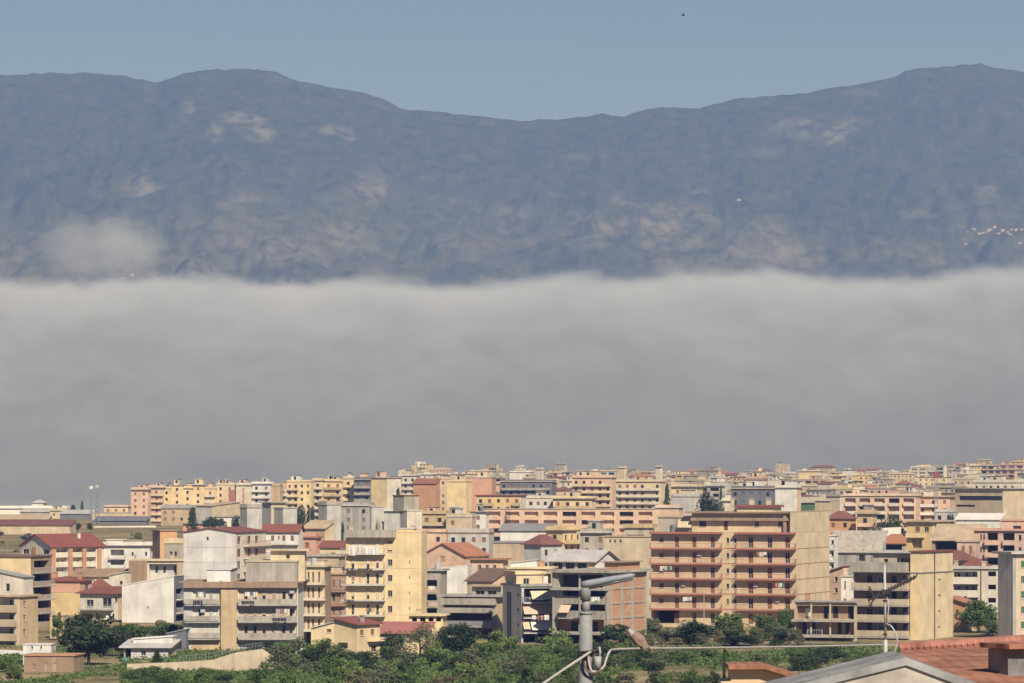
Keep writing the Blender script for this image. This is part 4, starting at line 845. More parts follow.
def fb(x0, xc, x1, top, D, yaw, front, col, style='mix', roof='flat', side=None, bcol=None, shut='wood2', label=None, cat='apartment block', name='apartment_block', R=RF, floors=None, att=.5, rcol=None, group=None, side_style='win', extras=True, lo=3.0):
    side = side or col; cols = (col, side, side)
    b = bld(name, label or 'pending', cat, x0, xc, x1, top, D, yaw, front, cols, 3.05 * F / D, att * F / D, group, 10.0, lo)
    b.far = True; R_mix[b.root.name] = R.randint(0, 1); n = floors or min(9, int((b.h - att + .6) / 3.05)); n = max(1, n)
    if style != 'plain':
        dress(b, 'F', style, n, R, bcol or col, shut)
        of = 'R' if front == 'A' else 'L'
        if side_style != 'plain' and b.d > 5 and abs(b.px[of][1] - b.px[of][0]) > 5: dress(b, of, side_style, n, R, bcol or col, shut)
    rc = rcol or R.choice(('grey', 'lgrey', 'tan', 'concrete'))
    if roof == 'flat': b.slab(R.choice((.2, .5, .8)), R.choice((.25, .4)), rc, par=R.choice((0, .7, .9)), pcol=col)
    elif roof == 'hip': b.hip(R.uniform(1.6, 2.6), .6, rcol or R.choice(('tile', 'tile2', 'tile3')))
    elif roof == 'gable': b.gable(R.choice('xy'), R.uniform(1.4, 2.2), .5, rcol or R.choice(('tile', 'tile2', 'tile3')))
    elif roof == 'shed': b.shed(R.uniform(1.2, 2.2), 'F', .5, rcol or R.choice(('grey', 'lgrey', 'brown', 'tile3')))
    if extras and roof == 'flat':
        p0, p1 = b.px['F']; w = p1 - p0
        for _ in range(R.choice((0, 1, 1, 2))) if w > 8 else ():
            a = p0 + w * R.uniform(.08, .5); e = min(p1 - w * .05, a + w * R.uniform(.18, .45)); hh = R.uniform(2.2, 3.2) * b.s
            p = b.sub(a, e, top - hh, R.choice((col, col, 'pale', 'cream', 'grey', 'white', 'peach')), back=R.uniform(.5, 3), deep=R.uniform(3, 6), fhp=hh); p.far = True; p.slab(.3, .2, rc)
            if R.random() < .6: p.holes['F'].append((p.w * .3, p.w * .3 + 1.1, p.h - 2.0, p.h - .5, .25, GLASS))
        if R.random() < .3: b.tank(p0 + w * R.uniform(.1, .9), top - 1.7 * b.s, top, 1.5 * b.s, 2.0, R.choice(('slate', 'lgrey', 'steel')))
        if R.random() < .45: b.aerial(p0 + w * R.uniform(.1, .9), top - R.uniform(2.2, 3.8) * b.s)
        if R.random() < .35: b.chimney(p0 + w * R.uniform(.1, .9), top - 1.6 * b.s, .9 * b.s, top, 2.0, R.choice((col, 'brick', 'grey')))
    a, e = max(0, int(min(x0, xc))), min(1024, int(max(x1, xc)))
    if e > a: skyl[a:e] = np.minimum(skyl[a:e], top)
    far_list.append((b, label, col, style, roof, n)); return b

# ---- the ones with a look of their own
def seg(x0, x1, top, col, lab, **k):
    D = k.pop('D', 2190); return fb(x0, x1, x1 + k.pop('sd', 3), top, D, k.pop('yaw', -14), 'A', col, label=lab, **k)
seg(131, 148, 490, 'peach', 'peach leftmost block of the long pastel row, shaded balconies on its left', style='mix', bcol='pale', D=2170)
seg(148.5, 164, 488, 'peach', 'peach block with a wide rosy vertical panel, second from left in the pastel row', style='mix', bcol='cream').pier('F', 150, 156, 495, 515, .2, 'salmon', 'painted_panel')
for q in ((162, 171, 489), (171, 183, 485.5), (183, 192, 488.5), (192, 204, 485), (204, 216, 489)):
    seg(q[0], q[1], q[2], 'lyellow', {162: 'low yellow link beside the peach block in the pastel row', 171: 'pale yellow raised block just left of the conifer in the pastel row', 183: 'low yellow link above the dark conifer in the pastel row', 192: 'pale yellow raised block just right of the conifer in the pastel row', 204: 'low yellow link before the rose-panelled block in the pastel row'}[q[0]], style='mix' if q[1] - q[0] > 10 else 'win', bcol='pale', sd=1)
seg(216, 234, 485, 'cream', 'cream block with one dusky rose wall panel in the pastel row', style='mix', bcol='pale').pier('F', 229, 235, 490, 503, .25, 'rose', 'painted_panel')
seg(236, 251, 485.5, 'pale', 'pale block with a narrow red stair strip in the pastel row', style='mix', bcol='white').pier('F', 243, 245, 488, 505, .2, 'salmon', 'stair_strip')
seg(251.5, 271, 484, 'white', 'white-walled block at the end of the pastel row, small balconies right', style='mix', bcol='white')
seg(272, 280, 486, 'ochre', 'plain ochre slab end wall right of the white pastel block', style='plain', D=2140)
seg(279, 288, 488, 'pale', 'narrow pale block with small balconies next to the ochre end wall', style='balc', D=2200)
seg(286.5, 311, 482, 'lyellow', 'pale yellow block, blank left half and stacked balconies right, above the grey concrete stubs', style='mix', bcol='cream', D=2100)
seg(312, 323, 481, 'cream', 'cream block with dark loggias beside the pale yellow half-blank block', style='balc', bcol='pale', D=2110)
seg(324, 342, 481.5, 'lyellow', 'pale yellow block with brown balcony lines left of the dark block', style='balc', bcol='tan', D=2110)
seg(343, 353.5, 479, 'lyellow', 'slim yellow tower joined to a dark slate block', style='mix', D=2090)
seg(354, 371, 480, 'slate', 'dark slate balcony block left of the slim yellow end tower', style='balc', bcol='grey', D=2080)  # slate wall colour makes the whole block dark
fb(371, 387, 401, 478, 2040, -35, 'A', 'lyellow', 'plain', label='yellow end tower with blank front and white balconies on the right', side='pale', side_style='balc', bcol='white')
fb(402, 416, 420, 476, 2250, -18, 'A', 'pale', 'mix', label='pale block on the skyline left of the phone mast')
fb(413, 436, 440, 484, 1900, -20, 'A', 'brick', 'plain', 'shed', label='house under a large sloping rust red roof below the phone mast', rcol='tile', cat='house', name='house')
fb(447, 466, 472, 482, 2050, -18, 'A', 'lyellow', 'plain', label='large plain yellow end wall left of the salmon one')
fb(466, 492, 496, 478, 2120, -8, 'A', 'salmon', 'plain', label='large plain salmon end wall below the skyline')
fb(438, 448, 452, 479, 2150, -20, 'A', 'cream', 'mix', label='slim cream block with a dark side between rust roof and yellow wall')
fb(476, 521, 526, 496, 1760, -12, 'A', 'yellow', 'mix', label='bright yellow block with wine-red flat roof and tiny balconies', rcol='rust', bcol='tan', side='white', extras=False)
fb(520, 556, 560, 498.5, 1800, -12, 'A', 'pale', 'balc', label='low pale block with two balcony lines, right of the wine-red-roofed yellow one', bcol='white')
fb(553, 592, 596, 499, 1790, -10, 'A', 'lyellow', 'balc', label='pale orange-yellow block with ochre balcony bands above the long peach block', bcol='ochre')
fb(572, 612, 616, 478, 2060, -14, 'A', 'peach', 'balc', label='peach balcony block below the skyline over the long peach block', bcol='cream')
fb(616, 661, 666, 482, 2030, -16, 'A', 'cream', 'balc', label='wide cream block with three long balcony bands and a dark left side', bcol='pale')
fb(500, 552, 556, 482, 2100, -10, 'A', 'slate', 'balc', label='dark-roofed grey block under the twin masts', bcol='grey')
fb(671, 697, 703, 487, 1800, -14, 'A', 'cream', 'win', label='cream upper house with a row of windows standing above the pale stepped wall')
fb(671, 700, 713, 497, 1740, -16, 'A', 'lgrey', 'plain', label='pale grey blank stepped wall beside the dark green trees', side='lgrey')
fb(484, 655, 660, 509.5, 1680, -6, 'A', 'peach', 'log', label='very long peach apartment block with paired recessed balconies', bcol='peach', extras=False)
fb(655, 679, 683, 508, 1640, -12, 'A', 'peach', 'plain', label='small peach wing right of the very long peach block')
fb(731, 772, 777, 489, 1640, -14, 'A', 'slate', 'win', label='dark slate glassy block behind the red-topped lift house', shut='slate', side='slate')
fb(746, 763, 768, 479, 1900, -16, 'A', 'salmon', 'win', label='salmon house with small windows showing above the slate block')
fb(775, 797, 801, 488, 1580, -16, 'A', 'white', 'plain', label='large blank white wall with peach edges right of the slate block', side='peach')
fb(780, 796, 800, 482, 1640, -12, 'A', 'peach', 'win', label='peach upper storey above the large blank white wall')
fb(815, 826, 830, 501, 1560, -18, 'A', 'beige', 'plain', label='squat beige stair tower right of the blank white wall')
fb(843, 916, 922, 496, 1720, -8, 'A', 'peach', 'log', label='long peach block with white balconies above the dark trees', bcol='pale', rcol='lgrey', extras=False)
fb(917, 950, 955, 497, 1730, -8, 'A', 'peach', 'mix', label='peach block with glazed lower gallery, behind the construction crane', bcol='white')
fb(793, 815, 818, 503, 1590, -14, 'A', 'green', 'plain', 'shed', label='low shed with a grey roof between the white wall and beige stair tower', rcol='concrete', cat='shed', name='shed')
fb(827, 851, 856, 519, 1380, -16, 'A', 'orange', 'win', 'hip', label='orange house with a red hipped roof right of the brown block top', cat='house', name='house')
fb(857, 873, 877, 514, 1370, -14, 'A', 'ochre', 'balc', label='narrow ochre balcony house left of the dark trees', cat='house', name='house', bcol='peach')
q = fb(955, 1003, 1040, 489, 1650, -34, 'A', 'beige', 'plain', label='big institutional beige block with long dark window strips near the right edge', side='beige', rcol='grey', extras=False)
for y, a, e in ((496, 959, 1002), (505, 956, 975), (514, 956, 975)): q.holes['F'].append((q.u('F', a), q.u('F', e), q.v(y + 4.5 if y < 500 else y + 2), q.v(y), .35, GLASS))
q = fb(973, 1016, 1040, 483, 1800, -20, 'A', 'pale', 'win', label='pale upper block peeping over the institutional beige block')
fb(935, 953, 957, 512, 1500, -12, 'A', 'lgrey', 'win', label='light grey house with two windows above the bright yellow house', cat='house', name='house')
fb(956, 1000, 1004, 520, 1420, -10, 'A', 'white', 'plain', 'shed', label='low white sheet-roofed shed in front of the institutional block', rcol='offwhite', cat='shed', name='shed')
# grey concrete stubs and the works around them
for i, (x0, xc, x1, t, D, lab) in enumerate(((240, 247, 262, 508, 1500, 'blank concrete tower stub with a shade-grey left side, leftmost above the red roof'), (262, 271, 286, 503, 1540, 'tallest blank concrete stub behind two others over the red roof'), (274, 283, 297, 508.5, 1470, 'blank concrete stub with a square dark opening, third over the red roof'), (318, 327, 341, 505, 1470, 'blank concrete stub standing alone above the yellow tower left edge'), (370, 371.5, 384, 507, 1440, 'blank concrete stub just above the yellow tower top'))):
    q = fb(x0, xc, x1, t, D, -48, 'B', 'concrete', 'plain', side='grey', label=lab, cat='tower', name='concrete_tower', extras=False); q.cols = ('lgrey' if i != 1 else 'beige', 'grey', 'beige')  # left faces coloured grey to paint in their shade
q = fb(400, 407, 422, 511, 1430, -48, 'B', 'pale', 'plain', side='grey', label='tall pale stub wall with a grey stack on top, right of the yellow tower', cat='tower', name='concrete_tower', extras=False); k_ = q.sub(406, 421, 496, 'concrete', back=1, deep=5); k_.slab(.2, .3, 'tile3')  # grey left face carries its shade as colour
fb(341, 371, 374, 506, 1620, -10, 'A', 'grey', 'win', label='grey workshop with blue-grey windows between two concrete stubs', cat='workshop', name='workshop', rcol='lgrey', shut='slate')
fb(383, 401, 404, 511, 1520, -10, 'A', 'lgrey', 'plain', label='low white-topped grey workshop right of a concrete stub', cat='workshop', name='workshop', rcol='white')
fb(303, 325, 334, 529, 1230, -30, 'A', 'tan', 'plain', 'shed', side='cream', label='low tan-roofed barn above the salmon house', rcol='tan', cat='barn', name='barn')
fb(298, 316, 321, 538, 1150, -16, 'A', 'salmon', 'win', label='salmon house right of the pale red-roofed upper block', cat='house', name='house', rcol='tile2', extras=False)
fb(320, 346, 350, 548, 1130, -12, 'A', 'cream', 'win', 'shed', label='low cream house with a thin red lean-to roof left of the yellow tower', rcol='red', cat='house', name='house')
fb(414, 446, 450, 533, 1350, -10, 'A', 'peach', 'win', label='flat orange-peach house with two dark windows right of the tower top', cat='house', name='house', rcol='dbrown', extras=False)
fb(448, 489, 494, 533.5, 1330, -8, 'A', 'lgrey', 'win', label='long glazed grey gallery under a thin brown roof, beside the peach house', rcol='brown', cat='house', name='house', extras=False)
fb(500, 549, 553, 531, 1300, -8, 'A', 'white', 'plain', 'shed', label='long white wall under a dark flat roof below the very long peach block', rcol='steel2', cat='house', name='house')
fb(546, 563, 581, 530.5, 1290, -28, 'A', 'yellow', 'balc', label='yellow corner house with cream balconies in front of the peach block', side='lyellow', side_style='balc', cat='house', name='house', rcol='tan', extras=False)
fb(580, 607, 612, 533, 1240, -12, 'A', 'concrete', 'win', label='rough grey concrete house right of the yellow corner house', cat='house', name='house')
fb(493, 524, 529, 543, 1140, -10, 'A', 'tan', 'plain', label='brown house with a wide slate flat roof behind the wine-roofed glazed room', cat='house', name='house', rcol='steel2', extras=False)
q = fb(524, 541, 562, 545, 1090, -40, 'A', 'lgrey', 'win', 'hip', label='glazed rooftop house beneath a wine-red hipped roof', cat='house', name='house', rcol='tile3', shut='steel')
fb(420, 446, 449, 514, 1480, -12, 'A', 'ochre', 'balc', label='tan house with brown balcony lines right of the stack-topped pale stub', cat='house', name='house', bcol='beige')
fb(446, 472, 476, 517, 1470, -12, 'A', 'beige', 'win', label='beige house with small dark windows in the middle rows', cat='house', name='house')
fb(470, 486, 489, 512, 1500, -12, 'A', 'white', 'win', label='white house with dark windows left of the very long peach block', cat='house', name='house')
# sheds and walls in the open ground on the left
fb(-12, 66, 70, 508.5, 2480, -6, 'A', 'offwhite', 'plain', label='very long low white greenhouse-like shed at the fog edge', cat='shed', name='shed', extras=False, rcol='white', floors=1)
fb(32, 43, 47, 503, 2550, -12, 'A', 'white', 'win', 'hip', label='tiny white villa rising over the long white shed', cat='house', name='house', rcol='lgrey')
fb(20, 52, 56, 512, 2400, -10, 'A', 'grey', 'plain', 'shed', label='grey shed in front of the long white shed', cat='shed', name='shed', rcol='lgrey')
fb(50, 66, 70, 511, 2350, -10, 'A', 'cream', 'win', label='small cream house with one window among the sheds', cat='house', name='house')
fb(60, 92, 96, 514, 2300, -10, 'A', 'slate', 'plain', 'shed', label='bluish grey shed left of the pinkish long wall', cat='shed', name='shed', rcol='steel')
fb(104, 128, 131, 507, 2380, -10, 'A', 'cream', 'win', label='cream house with brown parapet behind the pinkish long wall', cat='house', name='house', rcol='brown')
fb(92, 133, 136, 513, 2260, -8, 'A', 'beige', 'win', label='long pinkish-beige wall building pierced with tiny windows', cat='house', name='house', extras=False)
fb(133, 150, 153, 512, 2280, -10, 'A', 'pale', 'plain', label='low blank pale wall block in front of the pink pastel block', cat='house', name='house', extras=False)
fb(-14, 70, 76, 525.5, 1930, -8, 'A', 'beige', 'win', 'shed', label='very long low barn with a maroon roof in the dry fields', cat='barn', name='barn', rcol='tile3')
fb(-14, 48, 52, 519.5, 2060, -8, 'A', 'tan', 'plain', 'shed', label='long sandy-roofed barn behind the maroon one', cat='barn', name='barn', rcol='tan')
fb(94, 146, 150, 521, 2150, -8, 'A', 'slate', 'plain', 'shed', label='long dark slate-roofed shed behind the white boundary wall', cat='shed', name='shed', rcol='slate')
fb(161, 194, 198, 508.5, 2120, -14, 'A', 'tan', 'win', 'shed', label='tan barracks-like house left of the dark conifer', cat='house', name='house', rcol='grey')
fb(196, 212, 240, 506, 2100, -36, 'A', 'lgrey', 'plain', 'shed', side='beige', label='big tan barn behind the umbrella pine', cat='barn', name='barn', rcol='tan')
fb(216, 236, 240, 517, 1960, -12, 'A', 'white', 'plain', label='low white block right of the umbrella pine', cat='house', name='house', extras=False)
fb(183, 203, 206, 524, 1870, -14, 'A', 'salmon', 'plain', label='low salmon house at the foot of the dark conifer', cat='house', name='house', extras=False)

# ---- everything behind and between, row by row from near to far
PALW = ['cream'] * 6 + ['pale'] * 5 + ['white'] * 4 + ['beige'] * 4 + ['peach'] * 2 + ['lyellow'] * 3 + ['yellow'] + ['lgrey'] * 3 + ['concrete'] * 3 + ['tan'] * 3 + ['ochre'] + ['pink'] + ['brown']
MARKS = [(12, 'the dark-balconied cream block'), (62, 'the brick-pillared block'), (128, 'the white fascia block'), (170, 'the orange tower house'), (215, 'the blank gable block'), (280, 'the red-roofed pale block'), (335, 'the shaded brown block'), (385, 'the yellow tower'), (445, 'the peach gable house'), (490, 'the dark brown slab roof'), (530, 'the awning block'), (580, 'the grey sheet roof'), (628, 'the blank tan wall'), (690, "the red-edged block's left half"), (765, "the red-edged block's right half"), (815, "the red-edged block's flank"), (855, 'the corrugated sheds'), (892, 'the dark trees'), (930, 'the bright yellow house'), (965, 'the broad tan roof'), (1005, 'the pink arched block')]
rand_list = []
ROWS = [1180, 1260, 1340, 1430, 1520, 1600, 1690, 1780, 1880, 2000, 2130, 2280, 2430, 2600, 2800, 3020, 3280, 3600, 3950, 4400, 5000]
for ri, D in enumerate(ROWS):
    s = F / D; x = -20 + RF.uniform(0, 20)
    while x < 1034:
        w = RF.choice((7, 8, 9, 10, 11, 12, 14, 16, 19, 24)) * s * RF.uniform(.85, 1.15); sd = RF.uniform(4, 8) * s * .5
        x0, x1 = x, x + w; x = x1 + sd + RF.uniform(0.3, 3.5) * s
        c = (x0 + x1) / 2; Dj = D + RF.uniform(-.022, .022) * D
        if c < 160 and D > 1300: continue
        if c < 200 and D > 1250: continue
        if D > 1900 and c < 400 + RF.uniform(-8, 8): continue
        if c < 130: continue
        if (864 < c < 912 and D < 1400) or (694 < c < 728 and D < 1900): continue
        hgt = RF.choice((6.5, 7.5, 9.5, 10, 12.5, 13, 15.5)) + RF.uniform(-.6, .6)
        if D > 2500: hgt = RF.choice((6.5, 7, 9.5, 10, 12.5)) + RF.uniform(-.6, .6)
        if D > 3000 and 640 < c < 930: hgt -= 1.2
        top = wz_inv = HZ - F * (float(gz(wx(c, Dj), Dj)) + hgt - CAMZ) / Dj
        a, e = max(0, int(x0)), min(1024, int(x1 + sd))
        if e - a < 3: continue
        if top < 470.5 - (6.5 if c > 920 else 0) and RF.random() < .8: top = 471 + RF.uniform(0, 3) - (6.5 if c > 920 else 0)
        vis = np.clip(skyl[a:e] - top, 0, 40)
        if (vis > 2.0).mean() < .25 or vis.sum() < 10: continue
        col = RF.choice(PALW); small = hgt < 8.2 and w / s < 19
        roof = RF.choice(('flat', 'flat', 'flat', 'hip', 'gable', 'shed')) if small else RF.choice(('flat',) * 9 + ('hip',))
        style = RF.choice(('win', 'win', 'mix', 'plain')) if small else RF.choice(('mix', 'log', 'balc', 'win', 'balc', 'log', 'mix', 'plain'))
        yaw = RF.choice((-12, -18, -26, -34, -20)); n = max(1, min(8, int((hgt + .1) / 3.05)))
        vfl = max(1, min(n, int(vis.max() / (3.05 * s)) + 1))
        if len(rand_list) >= 300: break
        b = fb(x0, x1, x1 + sd, top, Dj, yaw, 'A', col, style, roof, side=RF.choice((col, col, 'beige', 'pale')), bcol=RF.choice((col, 'pale', 'white', 'tan')), shut=RF.choice(('wood2', 'wood', 'brown', 'green', 'lgrey')), floors=vfl, cat='house' if small else 'apartment block', name='house' if small else 'apartment_block')
        rand_list.append((b, c, ri, col, style, roof, n, small, w / s))
ROWN = {0: 'near row', 1: 'near row', 2: 'near row', 3: 'third row', 4: 'third row', 5: 'third row', 6: 'middle rows', 7: 'middle rows', 8: 'middle rows', 9: 'middle rows', 10: 'upper rows', 11: 'upper rows', 12: 'upper rows', 13: 'far rows', 14: 'far rows', 15: 'far rows', 16: 'hazy skyline', 17: 'hazy skyline', 18: 'hazy skyline', 19: 'hazy skyline', 20: 'hazy skyline'}
ORD = ['leftmost', 'second from left', 'third from left', 'fourth from left', 'fifth from left', 'sixth from left', 'seventh from left', 'eighth from left']
byl = {}
for t in rand_list:
    b, c, ri, col, style, roof, n, small, wm = t
    lm = min(MARKS, key=lambda q: abs(q[0] - c))[1]
    rf = {'flat': {'balc': 'banded with balconies', 'mix': 'with balcony stacks', 'win': 'with plain windows', 'log': 'with deep shaded loggias', 'plain': 'blank-walled'}[style], 'hip': 'with hipped tile roof', 'gable': 'with gabled tile roof', 'shed': 'with lean-to roof'}[roof]
    size = ('narrow ' if wm < 12 else 'long ' if wm > 24 else '')
    byl.setdefault(f"{size}{CW[col]} {'house' if small else 'block'} {rf}, {ROWN[ri]} above {lm}", []).append((c, b))
for lab, L in byl.items():
    L.sort(key=lambda q: q[0])
    for i, (c, b) in enumerate(L):
        b.root['label'] = lab if len(L) == 1 else f'{lab}, {ORD[i]}' if i < len(L) - 1 or len(L) > 3 else f'{lab}, rightmost'
        b.root['group'] = 'houses in the farther rows of the town'
print('random buildings', len(rand_list))
# ------------------------------------------------------------------ trees, bushes and ground cover
def leaf_mat(name, a, b):
    m = bpy.data.materials.new(name); m.use_nodes = True; nt = m.node_tree; p = nt.nodes['Principled BSDF']
    p.inputs['Roughness'].default_value = 0.75; p.inputs['Specular IOR Level'].default_value = 0.2
    g = nt.nodes.new('ShaderNodeNewGeometry'); oi = nt.nodes.new('ShaderNodeObjectInfo'); mx = nt.nodes.new('ShaderNodeMix'); mx.data_type = 'RGBA'
    mx.inputs[6].default_value = (*a, 1); mx.inputs[7].default_value = (*b, 1)
    ad = nt.nodes.new('ShaderNodeMath'); ad.operation = 'MULTIPLY_ADD'; ad.inputs[1].default_value = .6
    m2 = nt.nodes.new('ShaderNodeMath'); m2.operation = 'MULTIPLY'; m2.inputs[1].default_value = .4
    nt.links.new(oi.outputs['Random'], m2.inputs[0]); nt.links.new(g.outputs['Random Per Island'], ad.inputs[0]); nt.links.new(m2.outputs[0], ad.inputs[2])
    nt.links.new(ad.outputs[0], mx.inputs[0]); nt.links.new(mx.outputs[2], p.inputs['Base Color']); return m
LEAF = {
 'dark': leaf_mat('dark_foliage', (0.018, 0.034, 0.014), (0.055, 0.08, 0.03)),
 'mid': leaf_mat('mid_foliage', (0.045, 0.08, 0.022), (0.13, 0.18, 0.05)),
 'bright': leaf_mat('bright_foliage', (0.07, 0.12, 0.028), (0.18, 0.24, 0.065)),
 'olive': leaf_mat('olive_foliage', (0.065, 0.08, 0.04), (0.17, 0.18, 0.095)),
 'dry': leaf_mat('dry_foliage', (0.10, 0.085, 0.045), (0.20, 0.165, 0.085)),
}
BARK = mat('bark', (0.11, 0.085, 0.06), var=.2, scale=2)
def leaves_mesh(name, pts, nrm, size, rng, mats):
    """many small leaf faces at pts"""
    n = len(pts); r = rng.normal(size=(n, 3)) * .8 + nrm; r /= np.linalg.norm(r, axis=1)[:, None] + 1e-9
    t = rng.normal(size=(n, 3)); a = np.cross(r, t); a /= np.linalg.norm(a, axis=1)[:, None] + 1e-9; b = np.cross(r, a)
    sz = size * rng.uniform(.6, 1.4, n)[:, None]
    v = np.stack([pts - a * sz, pts - b * sz * .55, pts + a * sz, pts + b * sz * .55], 1).reshape(-1, 3)
    me = bpy.data.meshes.new(name); me.vertices.add(4 * n); me.vertices.foreach_set('co', v.astype(np.float32).ravel())
    me.loops.add(4 * n); me.loops.foreach_set('vertex_index', np.arange(4 * n, dtype=np.int32)); me.polygons.add(n); me.polygons.foreach_set('loop_start', np.arange(0, 4 * n, 4, dtype=np.int32))
    try: me.polygons.foreach_set('loop_total', np.full(n, 4, np.int32))
    except Exception: pass
    for q in mats: me.materials.append(q)
    me.update(calc_edges=True); me.validate(); return me
def crown(kind, seed, leaf, n=3600):
    """crown in a unit box: width about 1 (x, y), z from 0 to 1"""
    g = np.random.RandomState(seed); C = []
    if kind == 'cone':
        for i in range(26):
            z = (i + .5) / 26; r = .46 * (1 - z) ** .85 + .03; a = i * 2.4; C.append((math.cos(a) * r * .6, math.sin(a) * r * .6, .06 + z * .9, .10 + r * .38, .05))
    elif kind == 'column':
        for i in range(20):
            z = (i + .5) / 20; r = .42 * math.sin(min(1, z * 2.2 + .15) * math.pi / 2) * (1 - max(0, z - .5) * 1.5); a = i * 2.4; C.append((math.cos(a) * r * .5, math.sin(a) * r * .5, z, max(.1, r * .75), .09))
    elif kind == 'umbrella':
        for i in range(24):
            a = i * 2.399; r = .42 * math.sqrt((i + .5) / 24); C.append((math.cos(a) * r, math.sin(a) * r, .68 - r * r * .8 + g.uniform(-.06, .06), g.uniform(.10, .16), .13))
    else:
        m = {'round': 40, 'bush': 18, 'thin': 20}[kind]
        for i in range(m):
            a = g.uniform(0, 6.28); el = g.uniform(-.95, 1.25) if kind != 'bush' else g.uniform(-.25, 1.3); rr = g.uniform(.16, .38)
            C.append((math.cos(a) * math.cos(el) * rr, math.sin(a) * math.cos(el) * rr, (.50 if kind != 'bush' else .30) + math.sin(el) * rr * (1.05 if kind != 'bush' else 1.5), g.uniform(.11, .2) * (.75 if kind == 'thin' else 1), g.uniform(.10, .18)))
    per = n // len(C); P, N = [], []
    for (x, y, z, r, rz) in C:
        d = g.normal(size=(per, 3)); d /= np.linalg.norm(d, axis=1)[:, None]; q = g.uniform(.45, 1.08, (per, 1)) ** .6
        P.append(np.array([x, y, z]) + d * q * np.array([r, r, rz])); N.append(d)
    P = np.concatenate(P); N = np.concatenate(N); P[:, 2] = np.clip(P[:, 2], .0, 1.2)
    return leaves_mesh('crown', P, N, {'thin': .018}.get(kind, .03), g, [LEAF[leaf]])
def trunk_mesh(kind, seed):
    g = random.Random(seed); b = MB(); top = {'round': .55, 'thin': .6, 'bush': .25, 'cone': .9, 'column': .8, 'umbrella': .5}[kind]
    b.tube([(0, 0, -.05), (.012, 0, top * .4), (-.01, .01, top)], [.035, .026, .012], 7)
    if kind in ('round', 'thin', 'umbrella', 'bush'):
        for i in range(6):
            a = i * 1.05 + g.uniform(-.3, .3); z0 = top * g.uniform(.35, .8); L = g.uniform(.18, .32)
            b.tube([(0, 0, z0), (math.cos(a) * L * .5, math.sin(a) * L * .5, z0 + L * .5), (math.cos(a) * L, math.sin(a) * L, z0 + L * .75)], [.016, .011, .005], 5)
    return b.mesh('trunk', [BARK])
_cr = {}
def tree(px, top, D, wpx, kind, leaf, name, label, cat='tree', group=None, seed=0, n=3600, sink=0.0, hide_trunk=False):
    s = F / D; key = (kind, leaf, seed % 4, n)
    if key not in _cr: _cr[key] = (crown(kind, seed % 4 + 11, leaf, n), trunk_mesh(kind, seed))
    x = wx(px, D); z = float(gz(x, D)) - sink; h = wz(top, D) - z; w = wpx / s
    r = empty(name, (x, D, z), random.Random(seed * 7 + int(px)).uniform(0, 6.28)); tag(r, label, cat, group)
    c = put('crown', _cr[key][0], r); c.scale = (w, w, h)
    t = put('trunk', _cr[key][1], r); t.scale = (min(w, h), min(w, h), h); return r
T = tree
T(89, 611, 768, 72, 'round', 'dark', 'broadleaf_tree', 'big dark broadleaf tree standing before the ruddy outbuilding', n=5200, seed=1)
T(119, 622, 800, 26, 'round', 'dark', 'broadleaf_tree', 'smaller dark tree tucked behind the big dark broadleaf tree', seed=2)
T(138, 621, 835, 46, 'bush', 'mid', 'bush', 'wide green bush between tan-flanked house and white sloping house', 'bush', seed=0)
T(167, 618, 845, 40, 'bush', 'mid', 'bush', 'leafy green bush under the white house with the sloping top', 'bush', seed=1)
T(187, 616, 850, 18, 'bush', 'bright', 'bush', 'narrow bright bush against the left end of the concrete block', 'bush', seed=2)
T(157, 650, 772, 13, 'cone', 'dark', 'conifer', 'small dark conifer in front of the white-roofed cottage')
T(8, 652, 745, 24, 'bush', 'mid', 'bush', 'green bush in the lower left corner, left of the white outbuilding', 'bush', seed=3)
T(14, 664, 715, 26, 'bush', 'mid', 'bush', 'rounded bush at the very bottom left corner', 'bush', seed=1)
T(979, 598, 895, 50, 'round', 'mid', 'broadleaf_tree', 'large leafy tree right of the small orange house', n=4200, seed=3)
T(965, 596, 935, 13, 'cone', 'dark', 'conifer', 'dark conifer tip poking out left of the large leafy tree')
T(993, 620, 885, 22, 'bush', 'olive', 'bush', 'dull olive bush below the large leafy tree', 'bush', seed=0)
T(620, 620, 818, 52, 'bush', 'dark', 'tree', 'broad dark bushy tree at the foot of the brick infill wall', seed=2)
T(651, 617, 860, 32, 'round', 'olive', 'tree', 'greyish olive tree at the left corner of the big red-edged block', seed=0)
T(670, 626, 845, 34, 'bush', 'olive', 'bush', 'low olive bush right of the brick infill wall', 'bush', seed=1)
T(694, 619, 845, 52, 'round', 'dark', 'tree', 'large dark rounded tree before the dark ground-floor opening', seed=1)
T(731, 611, 872, 42, 'round', 'mid', 'tree', 'dense round tree centred before the big red-edged block', seed=2)
T(738, 627, 838, 52, 'bush', 'dark', 'bush', 'wide dark bush in front of the dense round tree', 'bush', seed=3)
T(766, 613, 872, 36, 'round', 'mid', 'tree', 'mid green tree under the right balconies of the big red-edged block', seed=0)
T(784, 607, 872, 34, 'round', 'mid', 'tree', 'tall green tree at the corner between red-edged block and brown wing', seed=3)
T(779, 629, 838, 28, 'bush', 'dark', 'bush', 'compact dark bush left of the low brown wing', 'bush', seed=0)
T(758, 634, 846, 14, 'bush', 'olive', 'bush', 'pale olive shrub between two dark bushes by the road', 'bush', seed=2)
T(420, 620, 788, 54, 'thin', 'olive', 'tree', 'airy thin-leaved tree before the low house with faded red roof', n=2600, seed=1)
T(399, 632, 782, 24, 'thin', 'olive', 'tree', 'wispy small tree left of the airy thin-leaved one', n=1100, seed=2)
T(463, 621, 800, 42, 'round', 'dark', 'tree', 'dark dense tree in front of the unfinished long-parapet building', seed=0)
